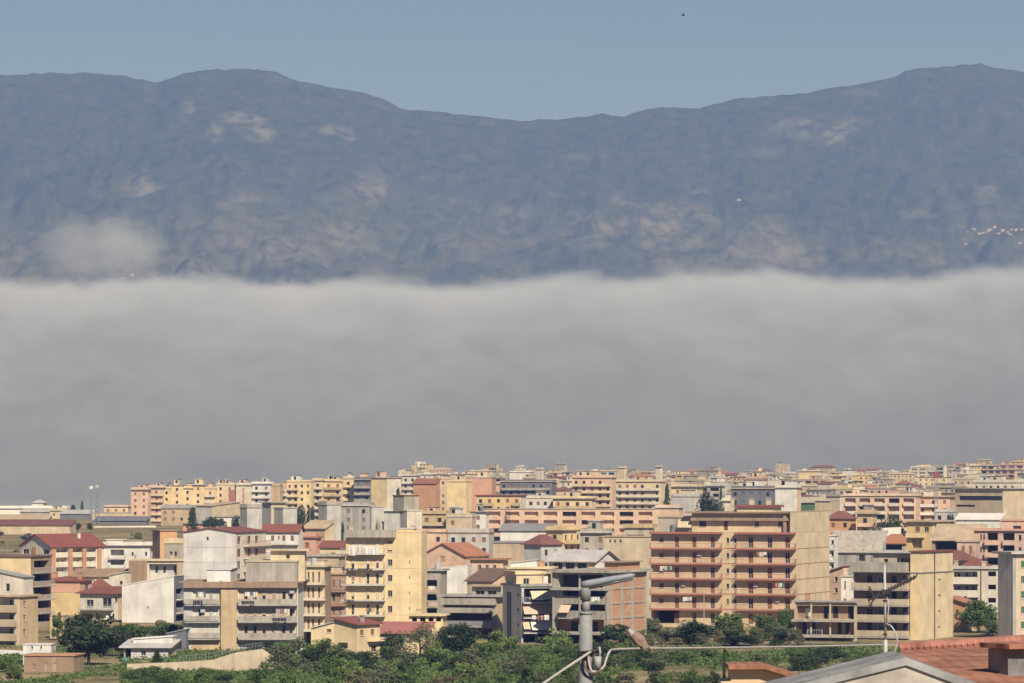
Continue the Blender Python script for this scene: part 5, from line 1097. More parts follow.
T(443, 625, 800, 22, 'round', 'dark', 'tree', 'dark slim tree between the airy tree and the dense one', seed=3)
T(57, 610, 862, 16, 'bush', 'mid', 'creeper', 'green creeper hanging over the ochre stump house', 'plant', seed=1)
# trees among the houses
FT = [(192.5, 507, 1850, 16, 'cone', 'dark', 'conifer', 'tall dark conifer in front of the pastel row'), (214, 512, 1850, 25, 'umbrella', 'dark', 'umbrella_pine', 'wide umbrella pine right of the tall conifer'), (236, 514, 1950, 12, 'round', 'dark', 'tree', 'small dark tree next to the leftmost concrete stub'), (82, 501, 2340, 5, 'column', 'dark', 'cypress', 'slim dark cypress left of the twin floodlight masts'), (73, 503.5, 2340, 7, 'round', 'dark', 'tree', 'small round tree left of the slim cypress'), (77, 521, 1980, 11, 'round', 'dark', 'tree', 'dark tree at the end of the maroon barn'), (90, 522, 1990, 8, 'round', 'dark', 'tree', 'smaller dark tree beside the end of the slate shed'), (300, 503, 1900, 16, 'round', 'dark', 'tree', 'dark tree between concrete stubs below the pale yellow block'), (311, 504, 1890, 12, 'round', 'dark', 'tree', 'second dark tree right beside a concrete stub'), (398, 490, 1980, 10, 'column', 'dark', 'tree', 'tall dark tree right of the yellow end tower'),
 (884, 511, 1235, 30, 'round', 'dark', 'tree', 'big dark tree right of the narrow ochre house'), (897, 512.5, 1245, 32, 'round', 'dark', 'tree', 'twin big dark tree left of the bright yellow house'), (950, 510, 1480, 13, 'round', 'dark', 'tree', 'black-green round tree left of the institutional block'), (709, 486, 1700, 32, 'round', 'dark', 'tree', 'large dark green tree behind the pale stepped wall'), (722, 495, 1840, 18, 'round', 'dark', 'tree', 'dark green tree left of the slate block'), (721, 484.5, 1900, 6, 'cone', 'dark', 'cypress', 'pointed cypress above the dark green trees'), (667, 486, 1790, 11, 'column', 'dark', 'tree', 'dark upright tree left of the cream upper house'), (507, 508, 1590, 10, 'thin', 'dark', 'palm_tree', 'dark shaggy palm-like tree at the left end of the long peach block'), (694, 474, 3300, 14, 'round', 'dark', 'tree', 'dark hazy grove tree on the far skyline right of centre'), (793, 506, 1560, 12, 'bush', 'mid', 'bush', 'green hedge bush at the foot of the large blank white wall'), (858, 593, 935, 12, 'bush', 'mid', 'bush', 'green bush behind the low brown wing'), (847, 596, 930, 16, 'bush', 'dark', 'bush', 'dark bush under the white boxy house'), (340, 514, 1560, 10, 'round', 'dark', 'tree', 'dark tree among grey workshops'), (860, 489.5, 2000, 18, 'bush', 'dark', 'tree', 'low dark trees behind the long peach block'), (920, 492.5, 1950, 22, 'bush', 'dark', 'tree', 'flat dark grove left of the construction crane'), (378, 517, 1420, 7, 'round', 'olive', 'tree', 'small grey-green tree next to a concrete stub')]
for i, t in enumerate(FT): T(*t, cat='bush' if t[6] == 'bush' else 'tree', seed=i, n=2600)
gr = random.Random(3)
lt = []
for i in range(16):      # scattered scrub in the dry fields at the left
    px = gr.uniform(-5, 152); D = gr.uniform(1480, 1940); w = gr.uniform(7, 17); lf = gr.choice(('olive', 'olive', 'mid', 'dark')); lt.append((px, lf, w, T(px, gpy(px, D) - w * gr.uniform(.4, .7), D, w, 'bush', lf, 'bush', 'pending', 'bush', 'scrub of the dry fields', seed=i, n=1500)))
lt.sort(key=lambda q: q[0])
LW = {'olive': 'grey-olive', 'mid': 'mid green', 'dark': 'dark green'}; cnt = {}
for px, lf, w, r in lt:
    k_ = ('broad ' if w > 12 else 'small ') + LW[lf]; i = cnt.get(k_, 0); cnt[k_] = i + 1
    r['label'] = f"{k_} bush in the dry fields by the maroon barn, {ORD[i]}"
PLACES = [(40, 'left corner'), (150, 'white-roofed cottage'), (235, 'tan retaining wall'), (300, 'parked white car'), (350, 'lemon villa'), (410, 'low faded-red-roofed house'), (460, 'unfinished long-parapet building'), (525, 'awning block'), (585, 'street light pole'), (630, 'brick infill wall'), (690, 'perched dove'), (740, 'near cream gable'), (800, 'low brown wing'), (850, 'cream end wall block')]
sh = []
def shrubs(n, x0, x1, y0, y1, w0, w1, h0, h1, kinds):
    for i in range(n):
        px = gr.uniform(x0, x1); yb = gr.uniform(y0, y1)
        D = min(np.linspace(690, 860, 171), key=lambda d: abs(gpy(px, d) - yb)); w = gr.uniform(w0, w1); h = w * gr.uniform(h0, h1)
        leaf = gr.choice(kinds); r = T(px, yb - h, float(D), w, 'bush', leaf, 'shrub', 'pending', 'shrub', 'shrubs of the green field', seed=gr.randint(0, 99), n=1800, sink=.2); sh.append((px, D, w, leaf, r))
shrubs(60, 250, 560, 652, 690, 22, 44, .5, .8, ['bright', 'mid', 'mid', 'bright', 'olive', 'mid', 'dark', 'dry'])
shrubs(22, 130, 260, 676, 692, 20, 38, .4, .6, ['mid', 'dark', 'mid'])
shrubs(22, 560, 640, 652, 692, 20, 36, .5, .8, ['mid', 'dark', 'olive', 'mid'])
shrubs(34, 600, 850, 658, 672, 20, 38, .45, .65, ['mid', 'mid', 'dark', 'bright', 'olive'])
shrubs(7, 655, 722, 684, 696, 22, 34, .6, .85, ['dark', 'dark', 'mid'])
shrubs(9, 260, 300, 650, 666, 14, 24, .6, .8, ['mid', 'dark'])
shrubs(8, 770, 880, 655, 664, 14, 30, .35, .5, ['mid', 'olive'])
shrubs(22, 640, 800, 630, 646, 14, 28, .45, .7, ['olive', 'dry', 'mid'])
WL = {'bright': 'bright green', 'mid': 'mid green', 'dark': 'dark green', 'olive': 'grey-olive', 'dry': 'dry yellowish'}
byl = {}
for px, D, w, leaf, r in sh:
    p = min(PLACES, key=lambda q: abs(q[0] - px))[1]; row = 'front' if D < 735 else 'middle' if D < 790 else 'rear'
    byl.setdefault(f"{'large ' if w > 32 else 'small ' if w < 23 else ''}{WL[leaf]} shrub in the {row} of the field below the {p}", []).append((px, r))
for lab, L in byl.items():
    L.sort(key=lambda q: q[0])
    for i, (px, r) in enumerate(L): r['label'] = lab if len(L) == 1 else f"{lab}, {ORD[i].split(' ')[0]}" if i < len(L) - 1 else f'{lab}, rightmost'
# low ground cover: weeds and grass nobody could count
def cover():
    g = np.random.RandomState(9); n = 210000
    Y = g.uniform(690, 835, n); px = g.uniform(-10, 900, n); X = (px - 512) / F * Y
    d = fbm(X / 9 + 40, Y / 14, 4); band = np.where((px > 120) & (px < 620), .33, .53); keep = d > band + g.uniform(-.06, .06, n)
    keep &= ~((px > 610) & (px < 790) & (Y < 735)) | (d > .62)
    X, Y = X[keep], Y[keep]; Z = gz(X, Y) + np.abs(g.normal(0, .28, len(X))); P = np.stack([X, Y, Z], -1)
    return leaves_mesh('ground_cover', P, np.tile([0, -.3, 1.0], (len(X), 1)), .26, g, [LEAF['mid']])
gc = link('ground_cover', cover()); tag(gc, 'tangle of low weeds and grass covering the field before the town', None, None, 'stuff')
# ------------------------------------------------------------------ walls, road, small things, foreground
def wall_run(name, label, pts, D, col, th=.4, drop=6.0, cat='wall'):
    """free-standing wall whose top runs through the given picture points"""
    b = MB(); P = []
    for q in pts:
        d = q[2] if len(q) > 2 else D; P.append((wx(q[0], d), d, wz(q[1], d)))
    o = P[0]; r = empty(name, (o[0], o[1], float(gz(o[0], o[1]))))
    for (x0, y0, z0), (x1, y1, z1) in zip(P, P[1:]):
        gb = min(float(gz(x0, y0)), float(gz(x1, y1))) - 1.0; R = r.location
        c = [(x0, y0, gb), (x1, y1, gb), (x1, y1 + th, gb), (x0, y0 + th, gb), (x0, y0, z0), (x1, y1, z1), (x1, y1 + th, z1), (x0, y0 + th, z0)]
        b.hexa([tuple(a - e for a, e in zip(p, R)) for p in c])
    b.obj('wall', [PM(col)], r); tag(r, label, cat); return r, P
rw, P = wall_run('retaining_wall', 'tall tan concrete retaining wall ramping up before the broad concrete block', [(127, 664), (180, 662), (212, 660), (236, 652.5), (262, 649), (274, 656)], 744, 'beige')
fe = MB(); R = rw.location
for (x0, y0, z0), (x1, y1, z1) in zip(P[1:5], P[2:5]):
    n = max(2, int((x1 - x0) / .5)); a, e = Vector((x0, y0 + .2, z0)) - R, Vector((x1, y1 + .2, z1)) - R
    for i in range(n + 1):
        q = a.lerp(e, i / n); fe.tube([q, q + Vector((0, 0, 1.0))], .025, 4)
    fe.tube([a + Vector((0, 0, 1)), e + Vector((0, 0, 1))], .03, 4); fe.tube([a + Vector((0, 0, .55)), e + Vector((0, 0, .55))], .02, 4)
fe.obj('railing', [RAIL], rw)
wall_run('boundary_wall', 'long low pale roadside wall below the low brown wing', [(690, 648.5), (780, 647.5), (860, 645.5), (915, 643.5)], 838, 'beige', .35)
wall_run('boundary_wall', 'white boundary wall in front of the long dark slate shed', [(94, 526.5), (128, 526), (156, 525.5)], 2080, 'offwhite', .3)
wall_run('boundary_wall', 'white wall under the beige block at the left edge', [(-8, 649), (24, 651)], 800, 'white', .3)
wall_run('boundary_wall', 'low white panel fence in front of the big dark trees', [(882.5, 528), (901, 527)], 1222, 'offwhite', .2)
# road along the back of the field
rd = MB(); xs = np.linspace(wx(560, 845), wx(960, 845), 40)
for a, e in zip(xs, xs[1:]):
    z = [float(gz(q, y)) + .06 for q, y in ((a, 842), (e, 842), (e, 848), (a, 848))]; rd.quad((a, 842, z[0]), (e, 842, z[1]), (e, 848, z[2]), (a, 848, z[3]))
tag(rd.obj('road', [mat('worn_asphalt', (0.11, .105, .095), var=.1)]), kind='structure')
# cars
def car(px, D, paint, label, rz=0.0):
    x = wx(px, D); r = empty('parked_car', (x, D, float(gz(x, D)) + .02), rz); tag(r, label, 'car')
    b = MB(); L, Wd = 2.0, .82
    prof = [(-L, .35), (-L, .75), (-1.15, .92), (-.65, 1.38), (.75, 1.42), (1.35, .98), (L, .82), (L, .35)]
    n = len(prof)
    for sy in (-1, 1): b.poly([(p[0], sy * Wd * (1 if p[1] < 1 else .86), p[1]) for p in (prof if sy < 0 else prof[::-1])])
    for i in range(n):
        p, q = prof[i], prof[(i + 1) % n]; wp, wq = Wd * (1 if p[1] < 1 else .86), Wd * (1 if q[1] < 1 else .86)
        b.quad((p[0], wp, p[1]), (q[0], wq, q[1]), (q[0], -wq, q[1]), (p[0], -wp, p[1]))
    b.obj('body', [paint], r)
    for (a, e) in ((-.98, -.08), (.02, .98)):
        g = MB(); g.poly([(a + .22 if a < -.5 else a, -Wd * .965, .98), (e, -Wd * .965, .98), (e - (.28 if e > .5 else 0), -Wd * .89, 1.34), (a + (.42 if a < -.5 else 0), -Wd * .89, 1.34)]); g.obj('side_window', [GLASS], r)
    for q in (-1.25, 1.25):
        for sy in (-1, 1):
            w = MB(); w.tube([(q, sy * (Wd - .16), .32), (q, sy * (Wd + .02), .32)], .32, 14); w.obj('wheel', [mat('tyre', (.03, .03, .03))], r)
car(306, 803, mat('white_car_paint', (.75, .75, .74), rough=.3, var=.02, spec=.5), 'white parked car on the forecourt left of the lemon annexe', .1)
car(704, 900, mat('silver_car_paint', (.3, .31, .33), rough=.3, var=.02, spec=.5), 'grey parked car half hidden by trees below the big red-edged block', -.1)
# laundry
def cloths(label, D, items, cat='laundry'):
    for i, (x0, x1, y0, y1, col) in enumerate(items):
        b = MB(); X0, X1 = wx(x0, D), wx(x1, D); n = 6; zt, zb = wz(y0, D), wz(y1, D); c = ((X0 + X1) / 2, D, zb)
        for side in (0, 1):
            for j in range(n):
                for k in range(3):
                    f = lambda jj, kk: (X0 + (X1 - X0) * jj / n - c[0], .07 * math.sin(jj * 1.7 + i) * (kk + .3) + side * .02, (zt + (zb - zt) * kk / 3) - c[2] + (.05 * math.sin(jj * 2.1) if kk == 3 else 0))
                    q = [f(j, k + 1), f(j + 1, k + 1), f(j + 1, k), f(j, k)]; b.quad(*(q if side == 0 else q[::-1]))
        o = b.obj('laundry', [PM(col)], None, True); o.location = c; tag(o, label[i] if isinstance(label, list) else label, cat, 'laundry hung out to dry')
cloths(['white sheet hung leftmost on the yellow tower top balcony', 'second white sheet from left on the yellow tower top balcony', 'third white sheet from left on the yellow tower top balcony', 'white sheet hung rightmost on the yellow tower top balcony'], 886.5, [(349, 356, 545.5, 555.5, 'white'), (357, 363, 544.5, 553, 'white'), (364, 371, 546, 554, 'white'), (371.5, 378.5, 546, 554.5, 'white')])
cloths(['small white cloth drying under the pink awning', 'purple cloth drying under the pink awning', 'rosy cloth drying under the pink awning', 'pale cloth drying under the pink awning, near its right end'], 842, [(532, 536, 615.5, 619.5, 'white'), (537, 540, 615.5, 620.5, 'rose'), (540.5, 543, 615.5, 620, 'pink'), (544, 549, 615, 620, 'offwhite')])
cloths(['teal cloth on a line beside the white-roofed cottage'], 778, [(122, 129, 658, 665, mat('teal_cloth', (.12, .36, .36)))])
# washing on the balconies, one line at a time
wr = random.Random(12)
def wash(label, D, x0, x1, y0, y1):
    r = empty('washing_line', (wx((x0 + x1) / 2, D), D, wz(y0, D))); tag(r, label, 'laundry', 'washing lines on balconies'); X = x0
    b = MB(); b.tube([(wx(x0, D) - r.location.x, 0, .02), (wx(x1, D) - r.location.x, 0, .02)], .015, 4); b.obj('line', [RAIL], r)
    while X < x1 - 1.5:
        w = wr.uniform(1.5, 4); w = min(w, x1 - X); q0, q1 = wx(X, D) - r.location.x, wx(X + w * .88, D) - r.location.x; h = (y1 - y0) / F * D * wr.uniform(.55, 1); b = MB(); n = 4
        for s_ in (0, .02):
            for j in range(n):
                fx = lambda jj: q0 + (q1 - q0) * jj / n; fy = lambda jj: .05 * math.sin(jj * 2 + X) + s_
                q = [(fx(j), fy(j), -h), (fx(j + 1), fy(j + 1), -h), (fx(j + 1), fy(j + 1), 0), (fx(j), fy(j), 0)]; b.quad(*(q if s_ == 0 else q[::-1]))
        b.obj('cloth', [PM(wr.choice(('white', 'white', 'offwhite', 'rose', 'slate', 'lyellow', 'pink', 'steel', 'green')))], r); X += w
for q in (('washing line on the third balcony down, left half of the big red-edged block', 916.5, 660, 672, 566, 571), ('washing line on the second balcony down, right half of the big red-edged block', 914, 757, 767, 552, 557), ('washing line on the fourth balcony down, right half of the big red-edged block', 914, 775, 786, 583, 588), ('washing line on the fifth balcony down, left half of the big red-edged block', 916.5, 683, 692, 597, 602),
          ('washing line on the third balcony of the yellow tower', 886, 352, 362, 577, 583), ('washing line on the fifth balcony of the yellow tower', 886, 366, 376, 608, 614), ('washing line on the top right balcony of the broad concrete block', 812, 245, 258, 592, 598.5), ('washing line on the middle right balcony of the broad concrete block', 812, 276, 290, 609, 615.5), ('washing line on the top left balcony of the broad concrete block', 812.5, 196, 206, 592, 598), ('washing line on the rosy-fronted balcony right of the yellow tower', 961, 425, 435, 586, 590), ('washing line on the topmost recess of the bare concrete frame building', 836, 583, 600, 597, 602)): wash(*q)
# slim lamp posts in the town
def lamp_post(px, y0, D, label, arm=1.2):
    x = wx(px, D); z = float(gz(x, D)); h = wz(y0, D) - z; r = empty('lamp_post', (x, D, z)); tag(r, label, 'lamp post'); b = MB()
    b.tube([(0, 0, 0), (0, 0, h)], [.09, .05], 8); b.obj('pole', [PM('steel')], r); b = MB(); b.tube([(0, 0, h), (arm, 0, h + .15)], .035, 6); b.obj('arm', [PM('steel')], r)
    b = MB(); b.box(arm - .1, arm + .6, -.12, .12, h + .08, h + .2); b.obj('lamp_head', [PM('lgrey')], r)
lamp_post(704, 594, 905, 'slim lamp post in front of the big red-edged block', .7)
lamp_post(310, 488, 1880, 'tall lamp post standing above the concrete stubs', .5)
# masts, tank, crane
def mast(px, y0, D, label, kind, hw=.35):
    x = wx(px, D); z = float(gz(x, D)); h = wz(y0, D) - z; r = empty('mast', (x, D, z)); tag(r, label, 'mast'); b = MB(); n = max(6, int(h / 2.2)); w = lambda q: hw * (1.3 - .7 * q)
    for sx, sy in ((-1, -1), (1, -1), (1, 1), (-1, 1)): b.tube([(sx * w(0), sy * w(0), 0), (sx * w(1), sy * w(1), h)], .11, 5)
    for i in range(n):
        a, e = i / n, (i + 1) / n
        for s_ in (-1, 1): b.tube([(-w(a) * s_, -w(a), h * a), (w(e) * s_, -w(e), h * e)], .05, 4); b.tube([(-w(a) * s_, w(a), h * a), (w(e) * s_, w(e), h * e)], .05, 4)
    b.obj('lattice', [PM('steel2')], r)
    if kind == 'flood':
        b = MB(); b.box(-.75, .75, -.3, .1, h - 1.5, h); b.obj('lamp_panel', [PM('offwhite')], r)
    if kind == 'phone':
        for i in range(3):
            a = i * 2.09 + .5; b = MB(); b.box(math.cos(a) * .8 - .25, math.cos(a) * .8 + .25, math.sin(a) * .8 - .25, math.sin(a) * .8 + .25, h - 3.6, h - .8); b.obj('antenna_panel', [PM('offwhite')], r)
        b = MB(); b.tube([(0, 0, h - 1), (0, 0, h + 2.4)], .08, 6); b.obj('rod', [PM('steel')], r)
mast(91.2, 486, 2150, 'left of two floodlight masts with white lamp panel, over the sheds', 'flood')
mast(97, 485, 2150, 'right and stouter of two floodlight masts over the sheds', 'flood', .75)
mast(417.5, 460, 2350, 'mobile phone mast with white antenna panels on the skyline', 'phone', .4)
mast(505.5, 461, 2700, 'left of the thin twin masts on the skyline', 'plain', .22)
mast(508.8, 460.5, 2720, 'right of the thin twin masts on the skyline', 'plain', .22)
mast(616, 462, 3000, 'thin left mast beside the cream water tower', 'plain', .25); mast(626.5, 463, 3050, 'thin right mast beside the cream water tower', 'plain', .25)
def tower(px, w, y0, D, label, col):
    b = fb(px - w / 2, px + w / 2, px + w / 2 + 2, y0, D, -30, 'A', col, 'plain', label=label, cat='tower', name='water_tower', extras=False); b.aerial(px, y0 - 5); b.finish_late = True
tower(621, 7, 468, 2900, 'cream water tower bristling with aerials on the skyline', 'cream'); tower(658, 5, 467, 2950, 'pale stubby water tower with a brown edge on the skyline', 'pale'); tower(539, 5.5, 469.5, 2850, 'pale round-topped tower left of the cream water tower', 'pale')
D = 1620; x = wx(936, D); z = float(gz(x, D)); r = empty('tower_crane', (x, D, z)); tag(r, 'small red and grey construction crane with a raised jib, right of the long peach block', 'crane')
h = wz(478, D) - z; b = MB()
for sx, sy in ((-1, -1), (1, -1), (1, 1), (-1, 1)): b.tube([(sx * .5, sy * .5, 0), (sx * .5, sy * .5, h)], .09, 5)
for i in range(12):
    a, e = h * i / 12, h * (i + 1) / 12
    for s_ in (-1, 1): b.tube([(-.5 * s_, -.5, a), (.5 * s_, -.5, e)], .05, 4)
b.obj('tower', [PM('steel2')], r)
b = MB(); b.box(-.9, 1.3, -.8, .8, h + .01, h + 2.2); b.obj('cab', [PM('red')], r)
b = MB(); tip = Vector((wx(951, D) - x, 0, wz(455, D) - z)); base = Vector((.3, 0, h + 2.2))
for o in (-.35, .35): b.tube([base + Vector((0, o, 0)), tip], .07, 5)
b.tube([base + Vector((-.7, 0, .5)), tip], .06, 5)
for i in range(1, 10):
    q = base.lerp(tip, i / 10); q2 = (base + Vector((-.7, 0, .5))).lerp(tip, (i - .5) / 10); b.tube([q, q2], .04, 4)
b.obj('jib', [PM('steel2')], r); b = MB(); b.tube([base, base + Vector((-2.6, 0, 1.2))], .2, 5); b.box(-3.3, -1.6, -.5, .5, h + 2.3, h + 3.4); b.obj('counterweight', [PM('grey')], r)
# village on the far slope
vr = random.Random(4)
VW = [('white', 'white'), ('pale', 'ivory'), ('cream', 'cream')]
def ray_mtn(px, py):
    """where the sight line through a picture point meets the mountain side"""
    j = np.argmin(np.abs(Xm[0] - wx(px, 12500))); best = None
    for i in range(Ym.shape[0]):
        y = Ym[i, 0]; xx = wx(px, y); j = int(np.argmin(np.abs(Xm[i] - xx)))
        if Zm[i, j] >= wz(py, y): return xx, y, Zm[i, j]
    return None
VP = [(968, 237), (974, 236), (980, 237), (984, 234), (990, 236), (995, 233), (1000, 235), (1003, 232), (1008, 233), (1012, 231), (1017, 232), (1022, 230), (987, 238), (1010, 236), (966, 246), (1020, 249), (739, 202), (132, 276), (122, 279)]
VN = ['first house at the left end of the distant hillside village', 'second house from left in the distant hillside village', 'third house from left in the hillside village', 'fourth house from left in the hillside village', 'house left of the middle of the hillside village', 'tall pale house in the middle of the hillside village', 'house right of the middle of the hillside village', 'upper house of the hillside village right of its middle', 'bright house fourth from the right in the hillside village', 'upper house third from right in the hillside village', 'second house from right in the hillside village', 'rightmost house of the hillside village', 'lower house at the left of the hillside village', 'lower house at the right of the hillside village', 'lone house below the left end of the hillside village', 'lone house below the right end of the hillside village', 'lone white farmhouse high on the mid slope of the mountains', 'lone white house just above the fog at the left, right one of two', 'lone white house just above the fog at the left, left one of two']
for i, (px, py) in enumerate(VP):
    q = ray_mtn(px, py)
    if not q: continue
    w, d, h = vr.uniform(9, 16), 9, vr.uniform(4, 6.5); r = empty('hillside_house', (q[0], q[1], q[2] - 1), 0); tag(r, VN[i], 'house', 'distant hillside houses' if i < 14 else None)
    b = MB(); b.box(-w / 2, w / 2, 0, d, -8, h); b.obj('wall', [PM(vr.choice(('steel', 'lgrey', 'steel', 'grey')))], r)
    b = MB(); b.hexa([(-w / 2 - .4, -.4, h + .02), (w / 2 + .4, -.4, h + .02), (w / 2 + .4, d / 2, h + 2.2), (-w / 2 - .4, d / 2, h + 2.2), (-w / 2 - .4, -.4, h + .3), (w / 2 + .4, -.4, h + .3), (w / 2 + .4, d / 2, h + 2.5), (-w / 2 - .4, d / 2, h + 2.5)])
    b.hexa([(-w / 2 - .4, d / 2, h + 2.2), (w / 2 + .4, d / 2, h + 2.2), (w / 2 + .4, d + .4, h + .02), (-w / 2 - .4, d + .4, h + .02), (-w / 2 - .4, d / 2, h + 2.5), (w / 2 + .4, d / 2, h + 2.5), (w / 2 + .4, d + .4, h + .3), (-w / 2 - .4, d + .4, h + .3)])
    b.obj('roof', [PM('tile3')], r)

# ---- near things on the slope below the viewer
D = 75.0; S = F / D; X = lambda px, d=D: wx(px, d); Zp = lambda py, d=D: wz(py, d)
gx = X(586); g0 = float(gz(gx, D)); r = empty('street_light', (gx, D, g0)); tag(r, 'grey street light pole with a long tube lamp, bracket and cable ties, nearest the viewer', 'street light')
L = lambda px, py, dy=0.0: (X(px) - gx, dy, Zp(py) - g0)
POLE = mat('galvanised_pole', (.25, .245, .225), rough=.6, var=.12, scale=3, streak=.4)
b = MB(); b.tube([(0, 0, -.5), L(586, 614)], [.115, .103], 16); b.tube([L(586, 614.3), L(586, 611.5)], [.112, .10], 16); b.tube([L(586, 611.8), L(586, 600)], [.068, .066], 14); b.obj('pole', [POLE], r, True)
b = MB(); b.tube([L(585.5, 600.4), L(585.5, 591), L(585, 588.5), L(585, 586.4)], [.085, .085, .07, .02], 14); b.obj('pole_cap', [POLE], r, True)
b = MB(); p0, p1 = Vector(L(582, 584.8)), Vector(L(635, 575)); t = (p1 - p0)
b.tube([p0 - t * .005, p0, p0 + t * .12, p0 + t * .55, p0 + t * .93, p1], [.03, .058, .062, .054, .044, .016], 14); h_ = b.obj('lamp_head', [mat('lamp_housing', (.24, .26, .265), rough=.5, var=.05, scale=4)], r, True)
b = MB(); b.tube([p0 + t * .1 + Vector((0, 0, -.07)), p0 + t * .96 + Vector((0, 0, -.05))], .028, 10); b.obj('lamp_lens', [mat('grey_lens', (.12, .12, .12), rough=.3, var=.03)], r, True)
b = MB(); b.tube([L(585, 588.6), L(587.5, 583.5)], .05, 10); b.obj('arm_clamp', [mat('dark_iron', (.06, .05, .045), rough=.6)], r, True)
b = MB()
for y in (651.2, 654.0): 
    ring = [(math.cos(a) * .125, math.sin(a) * .125, Zp(y) - g0 + .012 * math.cos(a)) for a in np.linspace(0, 2 * math.pi, 17)]; b.tube(ring, .016, 6)
b.tube([L(590, 652.6, -.12), L(597.5, 649.0, -.14)], .022, 6); b.tube([L(597.5, 646.2, -.14), L(597.5, 651.0, -.14)], .03, 6); b.obj('tie_band', [_mats['dark_iron']], r, True)
b = MB(); b.tube([L(598.8, 646.5, -.14), L(600, 652, -.14), L(599.5, 656, -.14)], .022, 6); b.tube([L(597.6, 656, -.14), L(597.4, 668, -.14)], [.062, .056], 12); b.obj('insulator', [mat('porcelain_grey', (.33, .31, .28), rough=.5, var=.06)], r, True)
CAB = mat('pale_cable', (.42, .38, .32), rough=.7, var=.08, scale=5); CABD = mat('brown_cable', (.13, .085, .06), rough=.7)
def cable(label, pts, rad, m, k=8):
    P = [Vector((wx(p[0], p[2]), p[2] + (p[3] if len(p) > 3 else 0), wz(p[1], p[2]))) for p in pts]; o = P[0].copy(); Q = []
    for i in range(len(P) - 1):      # smooth through the points
        a, c, d, e = P[max(i - 1, 0)], P[i], P[i + 1], P[min(i + 2, len(P) - 1)]
        for s_ in range(8):
            u = s_ / 8; Q.append(.5 * ((2 * c) + (d - a) * u + (2 * a - 5 * c + 4 * d - e) * u * u + (3 * c - a - 3 * d + e) * u ** 3))
    Q.append(P[-1]); b = MB(); b.tube([q - o for q in Q], rad, k); ob = b.obj('cable', [m], None, True); ob.location = o; tag(ob, label, 'cable'); return ob
cable('pale cable slanting down left from the street light pole', [(590.5, 651.5, 75, -.13), (560, 672, 74), (534, 690, 73)], .022, CAB)
cable('pale looped cable running from the pole out to the right under the dove', [(588, 655, 75, -.14), (589, 664, 75, -.15), (592, 671, 75, -.15), (598, 670, 75, -.13), (603.5, 666.5, 75, -.1), (606.5, 658, 75, -.05), (609.5, 651.8, 75), (614, 649.6, 75.4), (640, 648.6, 77), (700, 648.0, 82), (800, 646.6, 92), (900, 644.4, 104), (1000, 642.3, 120), (1100, 640, 140)], .020, CAB)
cable('dark brown cable loop hanging at the pole tie band', [(584.8, 654, 75, -.14), (584.2, 662, 75, -.16), (586.5, 669.5, 75, -.18), (592, 672.6, 75, -.18), (598, 671.2, 75, -.15)], .018, CABD)
# dove on the cable
def dove():
    d = 77.0; s = F / d; x, z = wx(641, d), wz(648.3, d); r = empty('dove', (x, d - .0, z)); tag(r, 'brown collared dove perched on the pale cable beside the pole', 'bird')
    q = lambda px, py, y=0.0: Vector(((px - 641) / s, y, -(py - 648.3) / s))
    spine = [(650.8, 651.0, .004), (648.0, 647.6, .022), (645, 644.6, .040), (641.5, 641.6, .066), (638, 638.8, .078), (635, 636.2, .070), (632.5, 634.2, .048), (631.0, 632.6, .036), (629.8, 631.6, .041), (628.6, 631.0, .036), (627.6, 631.0, .012)]
    b = MB(); b.tube([q(p[0], p[1]) for p in spine], [p[2] * (1.3 if i_ < 7 else 1.1) for i_, p in enumerate(spine)], 14)
    me = b.mesh('body', [mat('dove_brown', (.25, .17, .12), var=.12, scale=22), mat('dove_grey', (.42, .36, .32), var=.08, scale=22)], True); n = 14
    for i, p in enumerate(me.polygons):
        if i // n >= 6: p.material_index = 1
    put('body', me, r)
    for sy in (-1, 1):
        w = MB(); n_ = 9; up = []
        for i in range(n_):
            t = i / (n_ - 1); c = q(634.5 + 14 * t, 636.8 + 11.5 * t); up.append((c, .058 * math.sin(math.pi * min(1, t * .8 + .18))))
        for (a, wa), (c, wc) in zip(up, up[1:]):
            off = Vector((0, sy * .094, 0)); k = Vector((.6, 0, .75)); w.quad(a + off * (1 - .2) + k * wa, a + off * 1.12 - k * wa, c + off * .95 - k * wc * 1.0, c + off * .8 + k * wc)
        wo = w.obj('wing', [_mats['dove_brown']], r); sl = wo.modifiers.new('thickness', 'SOLIDIFY'); sl.thickness = .012
        e = MB(); e.tube([q(628.9, 630.6, sy * .033), q(628.9, 630.6, sy * .040)], .007, 8); e.obj('eye', [mat('eye_black', (.01, .01, .01), rough=.2)], r)
        f = MB(); f.tube([q(640.5 + sy * .6, 643.6, sy * .03), q(641.5 + sy * .5, 648.0, sy * .02), q(640.2, 648.6, sy * .02)], .008, 5); f.obj('leg', [mat('dove_leg', (.35, .12, .1))], r)
    k = MB(); k.tube([q(627.8, 631.1), q(626.0, 631.9)], [.011, .002], 6); k.obj('beak', [mat('beak_grey', (.08, .07, .07))], r)
    t = MB(); t.hexa([q(647, 645.2, -.035), q(653.2, 652.6, -.05), q(653.2, 652.6, .05), q(647, 645.2, .035), q(647.6, 644.7, -.03), q(653.7, 652.1, -.05), q(653.7, 652.1, .05), q(647.6, 644.7, .03)]); t.obj('tail', [_mats['dove_brown']], r)
dove()
d = 420.0; s = F / d; r = empty('flying_bird', (wx(683, d), d, wz(15.5, d))); tag(r, 'tiny dark bird flying high in the sky above the mountains', 'bird')
b = MB(); b.tube([(-.16, 0, 0), (-.05, 0, .01), (.08, 0, 0), (.2, 0, -.02)], [.01, .05, .045, .008], 8); b.obj('body', [mat('bird_dark', (.03, .03, .03))], r, True)
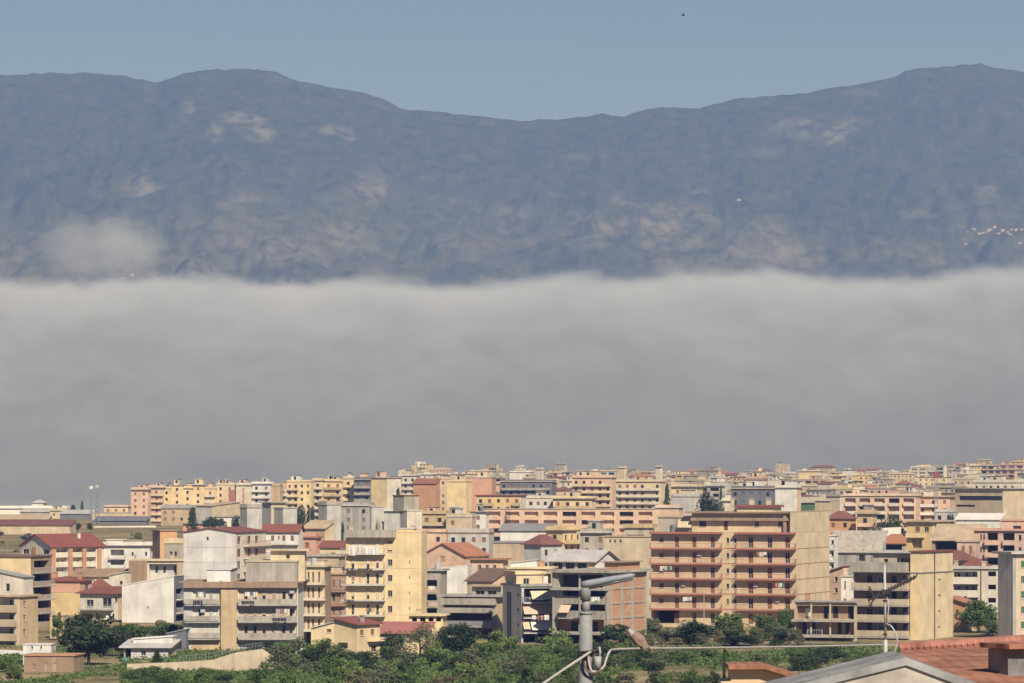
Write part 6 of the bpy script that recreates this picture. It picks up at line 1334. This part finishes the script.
for sy in (-1, 1):
    b = MB(); b.hexa([(-.06, sy * .03, 0), (.05, sy * .03, 0), (.09, sy * .3, .16), (.0, sy * .33, .17), (-.06, sy * .03, .012), (.05, sy * .03, .012), (.09, sy * .3, .17), (.0, sy * .33, .18)]); b.obj('wing', [_mats['bird_dark']], r)
# roof aerial on the near ridge
D2 = 60.0
gx2 = wx(885, D2)
r = empty('television_aerial', (gx2, D2, float(gz(gx2, D2)))); tag(r, 'white aerial mast with a slanted directional antenna rising over the near cement gable', 'aerial')
L2 = lambda px, py, dy=0.0: (wx(px, D2) - gx2, dy, wz(py, D2) - float(gz(gx2, D2)))
AL = mat('aerial_white', (.42, .405, .375), rough=.5, var=.1, scale=6, streak=.3); DK = mat('aerial_dark', (.05, .045, .045), rough=.6)
b = MB(); b.tube([L2(885.5, 720), L2(885.5, 640)], .026, 10); b.tube([L2(885.5, 640.3), L2(884.6, 565)], .0165, 8); b.obj('pole', [AL], r, True)
b = MB(); a_, e_ = Vector(L2(868, 600.5)), Vector(L2(916.5, 576.5)); b.tube([a_, e_], .014, 6); n = 13
for i in range(n):
    c = a_.lerp(e_, .18 + .8 * i / (n - 1)); w = .16 - .05 * i / n; v = Vector((.30, .9, .30)).normalized() * w; b.tube([c - v, c + v], .009, 5)
b.obj('boom', [DK], r)
b = MB(); c = Vector(L2(874, 597.5))
for sz in (-1, 1):
    for k in range(4): b.tube([c + Vector((-.06, -.16, sz * (.03 + .035 * k))), c + Vector((-.06, .16, sz * (.03 + .035 * k)))], .008, 5)
    b.tube([c + Vector((0, 0, 0)), c + Vector((-.06, 0, sz * .14))], .01, 5)
b.obj('reflector', [DK], r)
b = MB(); b.box(*[q for ax in range(3) for q in (Vector(L2(885, 593))[ax] - .045, Vector(L2(885, 593))[ax] + .045)]); b.obj('clamp', [DK], r)
b = MB()
for y in (600, 633.5, 660): b.tube([L2(885, y), L2(885, y + 1.6)], .03, 8)
b.obj('tie', [DK], r)
def loop(pts, rad):
    b = MB(); b.tube([L2(*p) for p in pts], rad, 6); b.obj('lead', [AL], r, True)
loop([(886, 594, -.03), (888.5, 604, -.05), (887.5, 616, -.04), (886, 626, -.03)], .009)
loop([(886, 623.5, -.03), (891, 626, -.06), (895.5, 633, -.08), (897, 641, -.08), (895, 650, -.07), (890, 656, -.05), (886, 657.5, -.03)], .011)
# near houses
def near_house(name, label, cat): 
    o = empty(name, (0, 0, 0)); tag(o, label, cat); return o
CEM = mat('old_cement', (.27, .26, .235), rough=.95, var=.22, scale=1.6, streak=.3); REN = mat('rough_render', (.45, .395, .31), rough=.95, var=.16, scale=2.2)
def ntile():
    m = mat('terracotta_tiles', (.34, .15, .088), rough=.9, var=.22, scale=1.2); nt = m.node_tree; b = nt.nodes['Principled BSDF']
    c = nt.nodes.new('ShaderNodeTexCoord'); w = nt.nodes.new('ShaderNodeTexWave'); w.inputs['Scale'].default_value = 1.4; w.inputs['Distortion'].default_value = .6; w.bands_direction = 'X'
    bp = nt.nodes.new('ShaderNodeBump'); bp.inputs['Strength'].default_value = .35; bp.inputs['Distance'].default_value = .06
    nt.links.new(c.outputs['Object'], w.inputs['Vector']); nt.links.new(w.outputs[0], bp.inputs['Height']); nt.links.new(bp.outputs[0], b.inputs['Normal']); return m
TIL = ntile()
# cement-edged gable
d = 48.0; r = near_house('gable_house', 'near house end with a thick weathered cement gable edge above rough render, bottom right', 'house'); r.location = (wx(905, d), d, float(gz(wx(905, d), d)))
q = lambda px, py, y=0.0: (wx(px, d) - r.location.x, y, wz(py, d) - r.location.z)
ap, lf, rt = (906, 665), (760, 701), (1010, 705)
b = MB(); th = 1.7
gf = [q(*lf), q(lf[0], 900), q(rt[0], 900), q(*rt), q(*ap)]
b.poly(gf[::1]); b.poly([(p[0], p[1] + th, p[2]) for p in gf[::-1]])
for i in range(5): a_, e_ = gf[i], gf[(i + 1) % 5]; b.quad(a_, (a_[0], th, a_[2]), (e_[0], th, e_[2]), e_)
b.obj('wall', [REN], r)
b = MB(); Y0, Y1 = -.03, th + .1
gg = np.random.RandomState(2)
def coping(p0, p1, up, nseg=14):
    for i in range(nseg):
        u0, u1 = i / nseg, (i + 1) / nseg; jit = lambda: gg.uniform(-.5, .5)
        A = [p0[0] + (p1[0] - p0[0]) * u0, p0[1] + (p1[1] - p0[1]) * u0]; B = [p0[0] + (p1[0] - p0[0]) * u1, p0[1] + (p1[1] - p0[1]) * u1]
        b.hexa([q(A[0], A[1] + .05, Y0), q(B[0], B[1] + .05, Y0), q(B[0], B[1] + .05, Y1), q(A[0], A[1] + .05, Y1), q(A[0], A[1] - up + jit() * .6, Y0 + .02), q(B[0], B[1] - up + jit() * .6, Y0 + .02), q(B[0], B[1] - up, Y1), q(A[0], A[1] - up, Y1)])
coping((754, 702.5), (906, 665), 7.5); coping((906.02, 665), (1016, 706.5), 7.5); b.obj('gable_edge', [CEM], r)
# red tile roof with the chimney house
d3 = 66.0; r = near_house('tiled_house', 'near house with a broad terracotta tiled roof falling to the right, bottom right corner', 'house'); r.location = (wx(990, d3), d3, float(gz(wx(990, d3), d3)))
def q3(px, py, dd): return (wx(px, dd) - r.location.x, dd - r.location.y, wz(py, dd) - r.location.z)
b = MB(); A, B, C_, E = q3(900, 650.5, 72), q3(1060, 641, 72), q3(1060, 700, 60), q3(900, 688, 60)
m1 = tuple((A[i] + E[i]) / 2 - (.0 if i < 2 else -.10) for i in range(3)); m2 = tuple((B[i] + C_[i]) / 2 - (.0 if i < 2 else -.10) for i in range(3)); tk = .14
for P4 in ((A, B, m2, m1), (m1, m2, C_, E)):
    lo = [(p[0], p[1], p[2] - tk) for p in P4]; b.hexa([lo[3], lo[2], lo[1], lo[0], P4[3], P4[2], P4[1], P4[0]])
b.obj('roof', [TIL], r)
b = MB(); nR = 26
for i in range(nR):
    a_ = Vector(A).lerp(Vector(B), i / nR); e_ = Vector(A).lerp(Vector(B), (i + .93) / nR); b.tube([a_ + Vector((0, .05, .03)), e_ + Vector((0, .05, .05))], [.10, .085], 8)
b.obj('ridge_tiles', [mat('ridge_terracotta', (.34, .15, .10), var=.2, scale=3)], r)
b = MB(); zl = -1.0
b.poly([(A[0] + .1, A[1] - .05, A[2] - .2), (E[0] + .1, E[1] + .05, E[2] - .2), (E[0] + .1, E[1] + .05, zl), (A[0] + .1, A[1] - .05, zl)]); b.poly([(E[0] + .1, E[1] + .06, E[2] - .2), (C_[0], C_[1] + .06, C_[2] - .2), (C_[0], C_[1] + .06, zl), (E[0] + .1, E[1] + .06, zl)])
b.poly([(C_[0], C_[1] + .06, C_[2] - .2), (B[0], B[1] - .05, B[2] - .2), (B[0], B[1] - .05, zl), (C_[0], C_[1] + .06, zl)]); b.poly([(B[0], B[1] - .05, B[2] - .2), (A[0] + .1, A[1] - .05, A[2] - .2), (A[0] + .1, A[1] - .05, zl), (B[0], B[1] - .05, zl)])
b.obj('wall', [REN], r)
dc = 63.0; b = MB(); x0, xm, x1 = wx(992, dc) - r.location.x, wx(1008, dc) - r.location.x, wx(1050, dc) - r.location.x; yy = dc - r.location.y; zt, zb = wz(649, dc) - r.location.z, wz(690, dc) - r.location.z
b.hexa([(x0, yy + .5, zb), (xm, yy, zb), (x1, yy + .35, zb), (x1 - .2, yy + 1.2, zb), (x0, yy + .5, zt), (xm, yy, zt), (x1, yy + .35, zt), (x1 - .2, yy + 1.2, zt)]); ch = b.obj('chimney', [CEM], r)
b = MB(); zt += .004; b.hexa([(x0 - .12, yy + .45, zt), (xm, yy - .18, zt), (x1 + .1, yy + .2, zt), (x1, yy + 1.4, zt), (x0 - .12, yy + .45, zt + .07), (xm, yy - .18, zt + .07), (x1 + .1, yy + .2, zt + .07), (x1, yy + 1.4, zt + .07)]); b.obj('chimney_slab', [TIL], ch)
# cream gable
d4 = 100.0; r = near_house('house', 'near cream house top with a thin red tile edge, left of the cement gable', 'house'); r.location = (wx(755, d4), d4, float(gz(wx(755, d4), d4)))
q4 = lambda px, py, y=0.0: (wx(px, d4) - r.location.x, y, wz(py, d4) - r.location.z)
CRM = mat('apricot_render', (.66, .46, .27), var=.05, streak=.12)
b = MB(); pf = [q4(721, 900), q4(860, 900), q4(860, 699), q4(763, 669), q4(730, 669), q4(731, 681), q4(721, 681.5)]; b.poly(pf); b.poly([(p[0], 1.3, p[2]) for p in pf[::-1]])
for i in range(len(pf)): a_, e_ = pf[i], pf[(i + 1) % len(pf)]; b.quad(a_, (a_[0], 1.3, a_[2]), (e_[0], 1.3, e_[2]), e_)
b.obj('wall', [CRM], r)
b = MB()
for p0, p1 in (((728, 668.9), (764, 668.6)), ((764.1, 668.6), (866, 700.5))):
    A, B = q4(*p0, -.25), q4(*p1, -.25); u = .085; b.hexa([A, B, (B[0], 1.5, B[2]), (A[0], 1.5, A[2]), (A[0], A[1], A[2] + u), (B[0], B[1], B[2] + u), (B[0], 1.5, B[2] + u), (A[0], 1.5, A[2] + u)])
b.obj('tile_edge', [TIL], r)
T(724, 661, 112, 12, 'column', 'dark', 'cypress', 'small dark shrub tip beside the near cream house top', 'bush', seed=2)
for k in blocks + subs: k.finish()
